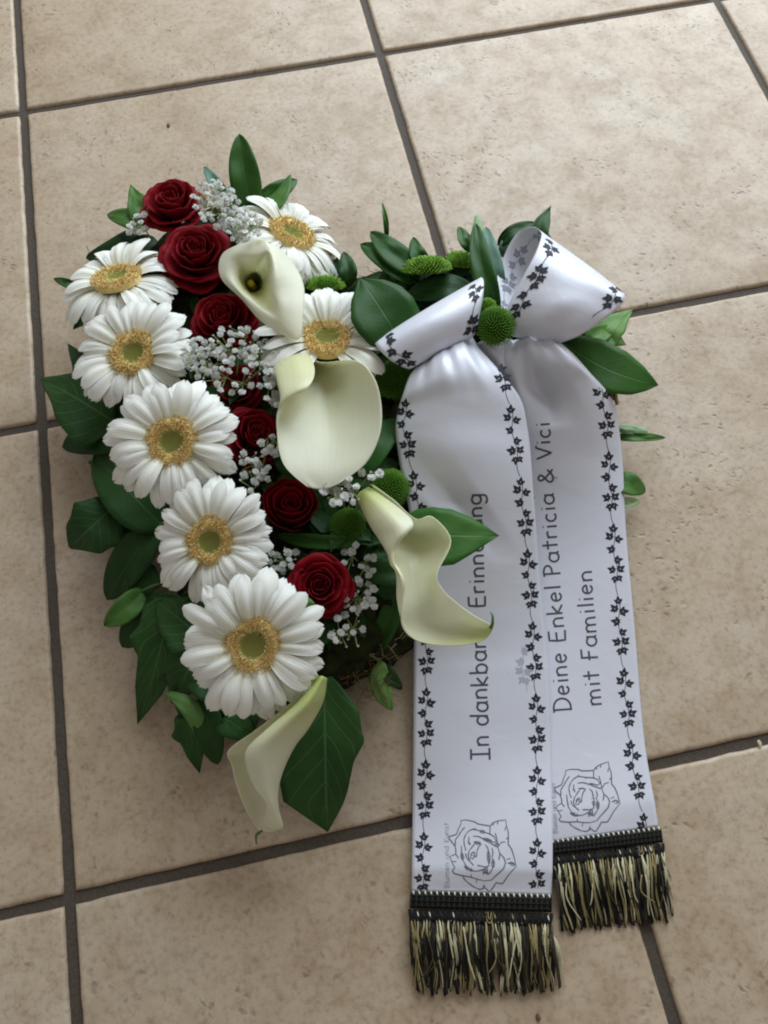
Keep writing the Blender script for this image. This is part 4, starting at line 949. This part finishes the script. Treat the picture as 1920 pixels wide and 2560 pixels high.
def vine(pr, mapf, x_of, y0, y1, phase, period=156.0, sz=9.6, flip=1, sc=1.0, hole=0.12):
    r = random.Random(int(phase * 10 + y0)); y = y0 - ((y0 - phase) % period)
    while y < y1:
        # stem
        pts = []
        for i in range(27):
            yy = y + 4 + i * (period - 4) / 26
            if y0 <= yy <= y1: pts.append((x_of(yy) + flip * 3.0 * sc * math.sin(i / 26 * PI * 4), yy))
        for a, b in zip(pts, pts[1:]):
            dx, dy = b[0] - a[0], b[1] - a[1]; L = math.hypot(dx, dy) or 1; nx, ny = -dy / L * 0.75, dx / L * 0.75; q = len(pr.v)
            for (X, Y) in ((a[0] + nx, a[1] + ny), (a[0] - nx, a[1] - ny), (b[0] - nx, b[1] - ny), (b[0] + nx, b[1] + ny)): pr.v.append(mapf(X, Y))
            pr.f.append((q, q + 1, q + 2, q + 3))
        for (i, dy, dx, an) in UNIT:
            yy = y + dy * period / 156.0
            if yy < y0 or yy > y1: continue
            ivy_print(pr, mapf, x_of(yy) + flip * dx * sc, yy, flip * an + r.uniform(-.2, .2), sz * (0.86 if i >= 7 else 1.0) * r.uniform(.9, 1.06) * sc, hole)
        y += period
def xmap(rib, lift=0.00035):
    def f(x, y):
        u, k = rib.inv(x, y); return rib.at(u, k, lift)
    return f
def lin(tab):
    def f(y):
        for (a, u), (b, v) in zip(tab, tab[1:]):
            if y <= b: return u + (v - u) * (y - a) / (b - a)
        return tab[-1][1]
    return f
XL1 = lin([(840, 884), (870, 876), (930, 874), (980, 884), (1040, 896), (1090, 906), (1200, 914), (1400, 922), (1560, 920), (1700, 919), (1930, 912)])
XR1 = lin([(775, 1070), (830, 1090), (880, 1102), (960, 1112), (1040, 1124), (1130, 1134), (1250, 1143), (1400, 1153), (1560, 1160), (1700, 1160), (1930, 1160)])
XR2 = lin([(820, 1290), (860, 1302), (900, 1308), (960, 1313), (1060, 1318), (1150, 1325), (1250, 1332), (1400, 1342), (1500, 1352), (1600, 1360), (1700, 1376), (1795, 1396)])
pr = Print('vine_border', M_ink, t1); vine(pr, xmap(tail1), XL1, 865, 1922, 900 - 40, flip=1); pr.done()
pr = Print('vine_border', M_ink, t1); vine(pr, xmap(tail1), XR1, 778, 1922, 873, flip=1); pr.done()
pr = Print('vine_border', M_ink, t2); vine(pr, xmap(tail2), XR2, 838, 1788, 974, flip=1); pr.done()
pr = Print('show_through_vine', M_ghost, t1); vine(pr, xmap(tail1), lin([(1380, 1124), (1500, 1136)]), 1392, 1500, 1350, flip=-1, sz=10, hole=0.05); pr.done()

# loops: metric prints in (u, key) space
def loopvine(name, m, parent, rib, u0, k0, k1, wm, sz=0.0027, flip=1, start=0.0, hole=0.12, lift=0.00035, side=1):
    pr = Print(name, m, parent); N_ = 160; ks = [k0 + (k1 - k0) * i / N_ for i in range(N_ + 1)]; ps = [rib.s(u0, k) for k in ks]; cum = [0.0]
    for a, b in zip(ps, ps[1:]): cum.append(cum[-1] + (b - a).length)
    def kk(sm):
        if sm <= 0: return k0 + (k1 - k0) * sm / max(1e-6, cum[-1])
        for i in range(N_):
            if sm <= cum[i + 1]: return ks[i] + (ks[i + 1] - ks[i]) * (sm - cum[i]) / max(1e-9, cum[i + 1] - cum[i])
        return k1
    def mp(x, y):
        k = kk(y); L, R, _ = rib.lr(k); return rib.s(u0 + x / max(1e-4, (R - L).length), k) + rib.nrm(u0, k) * lift * side
    vine(pr, mp, lambda y: 0.0, 0.0, cum[-1], start, period=0.046, sz=sz, flip=flip, sc=1.0, hole=hole) if 0 else None
    # unit scaled to metres
    per = 0.049; sc = per / 156.0; y = -((0 - start) % per)
    r = random.Random(int(u0 * 100))
    while y < cum[-1]:
        pts = [(3.0 * sc * math.sin(i / 26 * PI * 4), y + (4 + i * 152 / 26) * sc) for i in range(27)]; pts = [p for p in pts if 0 <= p[1] <= cum[-1]]
        for a, b in zip(pts, pts[1:]):
            q = len(pr.v)
            for (X, Y) in ((a[0] + .8 * sc, a[1]), (a[0] - .8 * sc, a[1]), (b[0] - .8 * sc, b[1]), (b[0] + .8 * sc, b[1])): pr.v.append(mp(X, Y))
            pr.f.append((q, q + 1, q + 2, q + 3))
        for (i, dy, dx, an) in UNIT:
            yy = y + dy * sc
            if 0.001 < yy < cum[-1] - 0.001: ivy_print(pr, mp, flip * dx * sc, yy, flip * an + r.uniform(-.2, .2), 9.8 * sc, hole)
        y += per
    pr.done()
loopvine('vine_border', M_ink, lr_, loopR, 0.13, 1.2, 4.9, 1)
loopvine('vine_border', M_ink, lr_, loopR, 0.90, 1.9, 4.9, 1, start=0.01)
loopvine('show_through_vine', M_ghost2, lr_, loopR, 0.14, 5.5, 8.6, 1, hole=0.1, start=0.02)
loopvine('vine_border', M_ink, ll_, loopL, 0.09, 0.7, 3.4, 1)
loopvine('vine_border', M_ink, ll_, loopL, 0.92, 0.8, 3.4, 1, start=0.02)

# ---- lettering: single stroke hand lettering.  glyph box: x right, y up, cap height 1, x height .62
def arc(cx, cy, rx, ry, a0, a1, n=10): return [(cx + rx * math.cos(math.radians(a0 + (a1 - a0) * i / n)), cy + ry * math.sin(math.radians(a0 + (a1 - a0) * i / n))) for i in range(n + 1)]
G = {
 'I': (.62, [[(.05, 1), (.57, 1)], [(.31, 1), (.31, 0)], [(.02, 0), (.60, 0)]]),
 'n': (.56, [[(.08, .62), (.08, 0)], [(.08, .42)] + arc(.27, .38, .19, .24, 150, 0, 7) + [(.46, 0)]]),
 'd': (.60, [[(.46, .50)] + arc(.27, .30, .22, .30, 50, 345, 12), [(.50, 1.02), (.48, 0)]]),
 'a': (.58, [[(.46, .50)] + arc(.27, .30, .22, .30, 50, 340, 12), [(.48, .62), (.47, .1), (.54, 0)]]),
 'k': (.54, [[(.08, 1.0), (.08, 0)], [(.44, .62), (.10, .28), (.48, 0)]]),
 'b': (.58, [[(.08, 1.02), (.08, 0)], [(.08, .44)] + arc(.28, .30, .22, .31, 140, -150, 12)]),
 'e': (.56, [[(.10, .33), (.46, .37)] + arc(.28, .32, .20, .30, 15, 325, 13)]),
 'r': (.42, [[(.08, .62), (.08, 0)], [(.08, .40)] + arc(.26, .40, .18, .20, 165, 50, 5)]),
 'E': (.66, [[(.58, 1), (.14, .98), (.10, .5), (.12, .02), (.60, 0)], [(.08, .52), (.52, .54)]]),
 'i': (.24, [[(.12, .62), (.12, 0)], [(.12, .84), (.13, .90)]]),
 'u': (.56, [[(.08, .62), (.09, .2)] + arc(.26, .19, .17, .19, 190, 340, 7) + [(.46, .62)], [(.46, .62), (.48, 0)]]),
 'g': (.58, [[(.46, .52)] + arc(.27, .32, .22, .30, 50, 345, 12), [(.48, .62), (.48, -.15)] + arc(.26, -.16, .22, .20, 0, -150, 8)]),
 'D': (.70, [[(.10, 1), (.10, 0)], [(-.02, 1.0), (.22, 1.0)] + arc(.22, .5, .42, .5, 85, -85, 12) + [(.04, 0)]]),
 'l': (.22, [[(.12, 1.04), (.12, 0)]]),
 'P': (.56, [[(.10, 1), (.10, -.04)], [(-.02, .98), (.24, 1.0)] + arc(.24, .74, .26, .25, 85, -90, 8) + [(.10, .48)]]),
 't': (.46, [[(.22, .98), (.22, 0)], [(.02, .62), (.44, .64)]]),
 'c': (.50, [arc(.28, .31, .21, .31, 50, 315, 11)]),
 '&': (.72, [[(.66, .36), (.45, .08)] + arc(.26, .22, .20, .22, -30, -230, 8) + [(.36, .66)] + arc(.28, .82, .13, .15, -30, 200, 8) + [(.24, .55), (.66, 0)]]),
 'V': (.62, [[(.02, 1), (.28, 0), (.56, 1), (.66, .98)]]),
 'm': (.86, [[(.08, .62), (.08, 0)], [(.08, .42)] + arc(.24, .40, .15, .22, 150, 0, 6) + [(.40, 0)], [(.40, .42)] + arc(.56, .40, .16, .22, 150, 0, 6) + [(.74, 0)]]),
 'F': (.58, [[(.56, 1.0), (.12, .98)], [(.16, .98), (.14, 0)], [(.02, .52), (.46, .54)]]),
 'B': (.58, [[(.10, 1), (.10, 0)], [(.10, 1)] + arc(.2, .76, .26, .24, 85, -85, 6) + arc(.22, .26, .28, .26, 85, -85, 6) + [(.10, 0)]]),
 'K': (.56, [[(.10, 1), (.10, 0)], [(.5, 1), (.12, .48), (.52, 0)]]),
 's': (.44, [arc(.22, .46, .15, .15, 40, 250, 6) + arc(.22, .16, .17, .16, 70, -150, 7)]),
 ' ': (.34, [])}
def lettering(rib, parent, text, p0, p1, h0, h1, m, wd, name='lettering', bow=0.0):
    """text runs from p0 to p1 (baseline, photo px); letters stand to the left of the line when it runs upwards"""
    pr = Print(name, m, parent, 0.0004); tot = sum(G[c][0] + 0.06 for c in text); L = math.hypot(p1[0] - p0[0], p1[1] - p0[1]); s = L / tot
    dx, dy = (p1[0] - p0[0]) / L, (p1[1] - p0[1]) / L; ux, uy = dy, -dx     # up of the letters
    r = random.Random(5); x = 0.0
    for c in text:
        wg, st = G[c]; jy = r.uniform(-.03, .03)
        for pl in st:
            q = []
            for (a, b) in pl:
                f = (x + a * s) / L; h = (h0 + (h1 - h0) * f); off = bow * 4 * f * (1 - f)
                X = p0[0] + dx * (x + a * s) + ux * ((b + jy) * h + off); Y = p0[1] + dy * (x + a * s) + uy * ((b + jy) * h + off)
                q.append((X, Y))
            stroke(pr, rib, q, wd, 3.5)
        x += (wg + 0.06) * s
    pr.done()
lettering(tail1, t1, 'In dankbarer Erinnerung', (1058, 1642), (1040, 1062), 40, 33, M_letter, 4.6)
lettering(tail2, t2, 'Deine Enkel Patricia & Vici', (1234, 1536), (1186, 908), 37, 32, M_letter, 4.3, bow=2)
lettering(tail2, t2, 'mit Familien', (1300, 1524), (1277, 1228), 36, 34, M_letter, 4.3)
lettering(tail1, t1, 'Blumen und Kunst', (971, 1918), (969, 1776), 11, 11, M_ghost, 1.9, 'small_lettering')
lettering(tail2, t2, 'Blumen und Kunst', (1205, 1800), (1199, 1690), 10, 10, M_ghost, 1.8, 'small_lettering')

# ---- pencil rose prints (traced in a 1659 wide enlargement)
RS = [[(545, 385), (640, 375), (800, 410), (860, 450), (960, 470), (1095, 490), (1150, 430), (1240, 395), (1390, 375), (1400, 480), (1435, 600), (1440, 700), (1435, 830), (1500, 930), (1540, 1050), (1585, 1250), (1500, 1340), (1430, 1420), (1380, 1500), (1330, 1570), (1260, 1565), (1210, 1550), (1160, 1630), (1090, 1720), (1040, 1690), (1010, 1650)],
 [(1010, 1650), (900, 1680), (800, 1640), (700, 1570), (620, 1500), (580, 1440)], [(1000, 1640), (980, 1590), (960, 1660)],
 [(545, 385), (550, 440), (500, 540), (460, 650), (320, 690), (330, 740), (430, 860), (450, 940), (450, 1020), (345, 1060), (350, 1110), (390, 1200), (430, 1280), (380, 1330), (420, 1380), (560, 1420), (740, 1450), (860, 1490), (1000, 1520), (1130, 1500), (1160, 1460), (1260, 1370), (1350, 1290), (1385, 1180), (1350, 1080), (1280, 1010)],
 [(620, 510), (560, 580), (500, 670), (450, 740)], [(1095, 490), (1090, 640)], [(640, 640), (700, 580), (780, 545), (860, 570), (960, 600), (1090, 640), (1170, 690), (1210, 780), (1150, 800), (1080, 760), (1000, 730)],
 [(640, 640), (600, 740), (610, 860), (640, 950)], [(700, 690), (690, 780), (720, 850)], [(770, 680), (880, 690), (960, 730), (1060, 790), (1180, 860), (1240, 890), (1280, 1010), (1260, 1130)],
 [(820, 810), (760, 880), (700, 960), (680, 1050), (720, 1160), (780, 1230)], [(780, 790), (860, 800), (930, 840), (880, 880), (850, 960), (840, 1050), (820, 1080)], [(740, 1000), (800, 980), (810, 1050), (770, 1110), (725, 1100), (740, 1010)],
 [(1000, 840), (1050, 900), (1070, 1010), (1080, 1120), (1070, 1240), (1000, 1260), (900, 1240), (850, 1230)], [(1130, 900), (1150, 1000), (1130, 1060), (1160, 1180), (1140, 1300), (1060, 1400)],
 [(550, 860), (560, 1000), (580, 1130), (640, 1240), (720, 1320), (840, 1340), (960, 1310), (1040, 1250)], [(630, 1000), (650, 1080), (700, 1150)], [(600, 1240), (660, 1290), (740, 1330)], [(960, 1300), (970, 1400)], [(1000, 1290), (1010, 1390)], [(1040, 1260), (1045, 1400)],
 [(1240, 890), (1300, 800), (1380, 790)], [(1190, 620), (1220, 720), (1240, 860)], [(1400, 1120), (1480, 1100)], [(1420, 1190), (1500, 1180), (1560, 1220)], [(380, 1160), (460, 1160)], [(440, 740), (440, 860)], [(740, 1390), (740, 1450)], [(850, 1490), (830, 1560)],
 [(1160, 430), (1150, 480)], [(1240, 400), (1235, 460)], [(1390, 500), (1370, 580)], [(1430, 700), (1400, 740)], [(450, 940), (450, 1020), (500, 1100)]]
SH = [[(780, 545), (820, 550)], [(900, 590), (1000, 610)], [(960, 730), (1130, 780)], [(800, 800), (920, 820)], [(745, 1040), (790, 1010)], [(1060, 960), (1075, 1200)], [(620, 1260), (760, 1330)], [(960, 1310), (1050, 1380)], [(1150, 1120), (1150, 1280)], [(680, 820), (720, 800)], [(1210, 800), (1230, 860)], [(560, 1000), (580, 1130)], [(1460, 1180), (1560, 1230)]]
def map1(p): return ((1080 + p[0] / 7.541) * 0.8641, (2000 + p[1] / 7.541) * 0.8641)
def solve3(src, dst):
    m = Matrix([(a, b, 1) for a, b in src]).inverted(); return m @ V(dst)
_s = [(550, 380), (1585, 1250), (315, 690)]
_x = solve3(_s, (460, 1440, 255)); _y = solve3(_s, (550, 1140, 870))
def map2(p):
    q = V((p[0], p[1], 1)); X, Y = _x.dot(q), _y.dot(q); return ((1350 + X / 7.213) * 0.8641, (1850 + Y / 7.213) * 0.8641)
for rib, par, mp in ((tail1, t1, map1), (tail2, t2, map2)):
    pr = Print('rose_print', M_pencil, par, 0.0004); rr = random.Random(2)
    for pl in RS: stroke(pr, rib, [mp(p) for p in pl], 2.2, 3.5, wfun=lambda t: 0.7 + 0.5 * abs(math.sin(t * 9)))
    pr.done()
    pr = Print('rose_print_shading', M_pencil2, par, 0.0003)
    for pl in SH: stroke(pr, rib, [mp(p) for p in pl], 9.0, 3.0, taper=True)
    pr.done()

# ---- fringes
def fringe(parent, rib, kend, pL, pR, qL, qR, fL, fR, z0, seed, n=230, n2=24):
    """band from pL..pR (top edge) to qL..qR (lower edge), threads to fL..fR ; photo px"""
    r = random.Random(seed); off = rb.location
    def B(s, t, z): return W(pL[0] + (pR[0] - pL[0]) * s + ((qL[0] - pL[0]) + ((qR[0] - pR[0]) - (qL[0] - pL[0])) * s) * t, pL[1] + (pR[1] - pL[1]) * s + ((qL[1] - pL[1]) + ((qR[1] - pR[1]) - (qL[1] - pL[1])) * s) * t, z)
    # woven head band
    vs = []; fs = []; nx = 10
    for j, (t, z) in enumerate(((-0.0, z0), (0.0, z0 + 0.0022), (0.55, z0 + 0.0024), (0.55, z0))):
        for i in range(nx + 1): vs.append(B(i / nx, t, z))
    band = link('fringe_band', mesh('fringe_band', vs, gridfaces(4, nx + 1), M_black, off=off, smooth=False), parent)
    vs = []; fs = []; mi = []; nr = 78
    for i in range(nr):
        s = (i + 0.5) / nr; m = 0 if i % 3 else 1
        tube(vs, fs, [B(s, 0.02, z0 + 0.0024), B(s + 0.001, 0.16, z0 + 0.0034), B(s, 0.30, z0 + 0.0028), B(s - 0.001, 0.40, z0 + 0.0034), B(s, 0.52, z0 + 0.0022)], 0.00052, 5, 0.00045, mi, m)
    for t in (0.10, 0.27, 0.44):
        tube(vs, fs, [B(i / 40, t + r.uniform(-.008, .008), z0 + 0.0034 + 0.0003 * (i % 2)) for i in range(41)], 0.00036, 4, None, mi, 0)
    # gimp scallops under the band
    ng = n2
    for i in range(ng):
        s0 = (i + 0.5) / ng; w_ = 0.62 / ng; lift = z0 + 0.002
        m = r.choice([0, 0, 0, 1, 2]) if i % 2 else 0
        for k, (ww, tt) in enumerate(((1.0, 0.40), (0.72, 0.33), (0.45, 0.26))):
            pts = [B(s0 + w_ * ww * math.cos(a), 0.56 + tt * math.sin(a) ** 1.0 + 0.02, lift + 0.0012 * math.sin(a)) for a in [PI * q / 8 for q in range(9)]]
            tube(vs, fs, pts, 0.00042, 4, None, mi, m if k != 1 else 0)
        tube(vs, fs, [B(s0 - w_ * .5, 0.62, lift), B(s0, 0.80, lift + 0.001), B(s0 + w_ * .4, 0.98, lift)], 0.0005, 4, None, mi, r.choice([0, 1, 2, 3]) if r.random() < 0.7 else 0)
    for i in range(60):
        s = (i + .5) / 60
        for t in (0.93,): tube(vs, fs, [B(s, t - .04, z0 + .0016), B(s, t, z0 + .0026), B(s, t + .05, z0 + .0016)], 0.0004, 4, None, mi, r.choice([0, 0, 1, 3]))
    link('braid', mesh('braid', vs, fs, [M_black, M_black2, M_gold, M_picot], off=off, mi=mi), parent, stuff=True)
    # picots along the upper edge
    vs = []; fs = []
    for i in range(n2):
        s = (i + 0.5) / n2
        a = B(s, -0.05, z0 + 0.0020); b = B(s + 0.006, 0.06, z0 + 0.0030)
        tube(vs, fs, [a, (a + b) / 2 + V((0, 0, 0.0006)), b], 0.00055, 5, 0.0005)
    link('picot_edge', mesh('picot_edge', vs, fs, M_picot, off=off), parent)
    # hanging threads, in locks of one colour
    vs = []; fs = []; mi = []
    def Tt(s, t, z): 
        a = (qL[0] + (qR[0] - qL[0]) * s, qL[1] + (qR[1] - qL[1]) * s); b = (fL[0] + (fR[0] - fL[0]) * s, fL[1] + (fR[1] - fL[1]) * s)
        return W(a[0] + (b[0] - a[0]) * t, a[1] + (b[1] - a[1]) * t, z)
    locks = 92
    for i in range(locks):
        s = (i + 0.5) / locks; kind = (i % 4); m = {0: 0, 1: r.choice([2, 3, 3, 2, 1]), 2: r.choice([0, 0, 4]), 3: r.choice([1, 2, 3, 0, 1])}[kind]
        lean = r.uniform(-0.022, 0.022); amp = r.uniform(0.006, 0.022); ph = r.uniform(0, 6.28); ln = r.uniform(0.90, 1.03); hz = r.uniform(0.0010, 0.0055)
        for k in range(12):
            ds = r.uniform(-0.0060, 0.0060); aa = amp + r.uniform(-.002, .002); l2 = ln * r.uniform(0.93, 1.02) * (r.choice([1, 0.8, 0.62, 0.72, 0.5, 0.42]) if m in (2, 3) else 1); P = []  # gold and cream threads kept short, their paleness imitates sheen on the upper fringe
            for q in range(9):
                t = q / 8; sp = (1 - abs(2 * t - 0.9)) if t < 0.9 else 0.1
                P.append(Tt(s + ds * (0.12 + 1.5 * math.sin(min(1, t * 1.5) * PI / 2)) + lean * t + aa * math.sin(ph + t * 6.2) * min(1, t * 1.6), t * l2 - 0.03, max(0.0006, z0 + 0.0016 + (hz + 0.0006 * (k % 3)) * math.sin(min(1, t * 1.2) * PI) * 0.9 + (0.0010 if m in (2, 3) else 0) - 0.0012 * t)))
            tube(vs, fs, P, 0.00045, 4, 0.00026, mi, m if r.random() < 0.85 else r.choice([0, 1, 4]))
    for i in range(9):   # stray threads
        s = r.uniform(0, 1); P = crs([Tt(s, r.uniform(0.05, 0.3), z0 + 0.006), Tt(s + r.uniform(-.05, .05), 0.5, z0 + 0.007), Tt(s + r.uniform(-.09, .09), r.uniform(.6, .85), z0 + 0.006)], 4)
        tube(vs, fs, P, 0.0005, 4, 0.0003, mi, r.choice([1, 2, 3]))
    link('fringe_thread', mesh('fringe_thread', vs, fs, [M_black, M_brown, M_gold, M_cream, M_black2], off=off, mi=mi), parent, stuff=True)
fringe(t1, tail1, 1930, (886, 1928), (1192, 1936), (884, 1990), (1192, 2000), (893, 2152), (1206, 2152), 0.0030, 11)
fringe(t2, tail2, 1800, (1188, 1819), (1428, 1789), (1192, 1871), (1436, 1845), (1222, 2018), (1452, 1994), 0.0010, 12, n2=22)
# loose white threads curling out right of the left fringe
vs = []; fs = []
for i in range(7):
    P = crs([W(1190, 2005 + i * 2, 0.005), W(1200 + i, 2040, 0.006), W(1206 + i * 1.5, 2070 + i * 3, 0.004), W(1216 + i * 1.2 if i % 2 else 1206, 2098 + i * 7, 0.002)], 4)
    tube(vs, fs, P, 0.0004, 4, 0.0002)
link('loose_thread', mesh('loose_thread', vs, fs, M_cream, off=rb.location), t1, stuff=True)

# ------------------------------------------------------------ small crumbs on the floor
def crumb(x, y, r, m, label, seed):
    bm = bmesh.new(); bmesh.ops.create_icosphere(bm, subdivisions=2, radius=1.0)
    for v in bm.verts:
        v.co *= 1 + 0.35 * noise.noise(v.co * 1.6 + V((seed, 0, 0))); v.co = V((v.co.x * r * 0.8, v.co.y * r * 1.3, max(-0.9, v.co.z) * r * 0.45))
    me = bpy.data.meshes.new('crumb'); bm.to_mesh(me); bm.free(); me.materials.append(m)
    o = link('crumb', me); p = W(x, y, 0.0); o.location = (p.x, p.y, r * 0.35); o['label'] = label; o['category'] = 'crumb'; o['group'] = 'crumbs on the floor'
crumb(364, 272, 0.0018, M_twig, 'tiny dark crumb lying alone on the tile above the topmost rose', 1)
crumb(1162, 2197, 0.0016, M_twig, 'tiny dark crumb on the tile at the bottom edge below the left fringe', 2)
crumb(1640, 1606, 0.0017, M_cream, 'tiny pale chip lying in the grout joint at the lower right', 3)
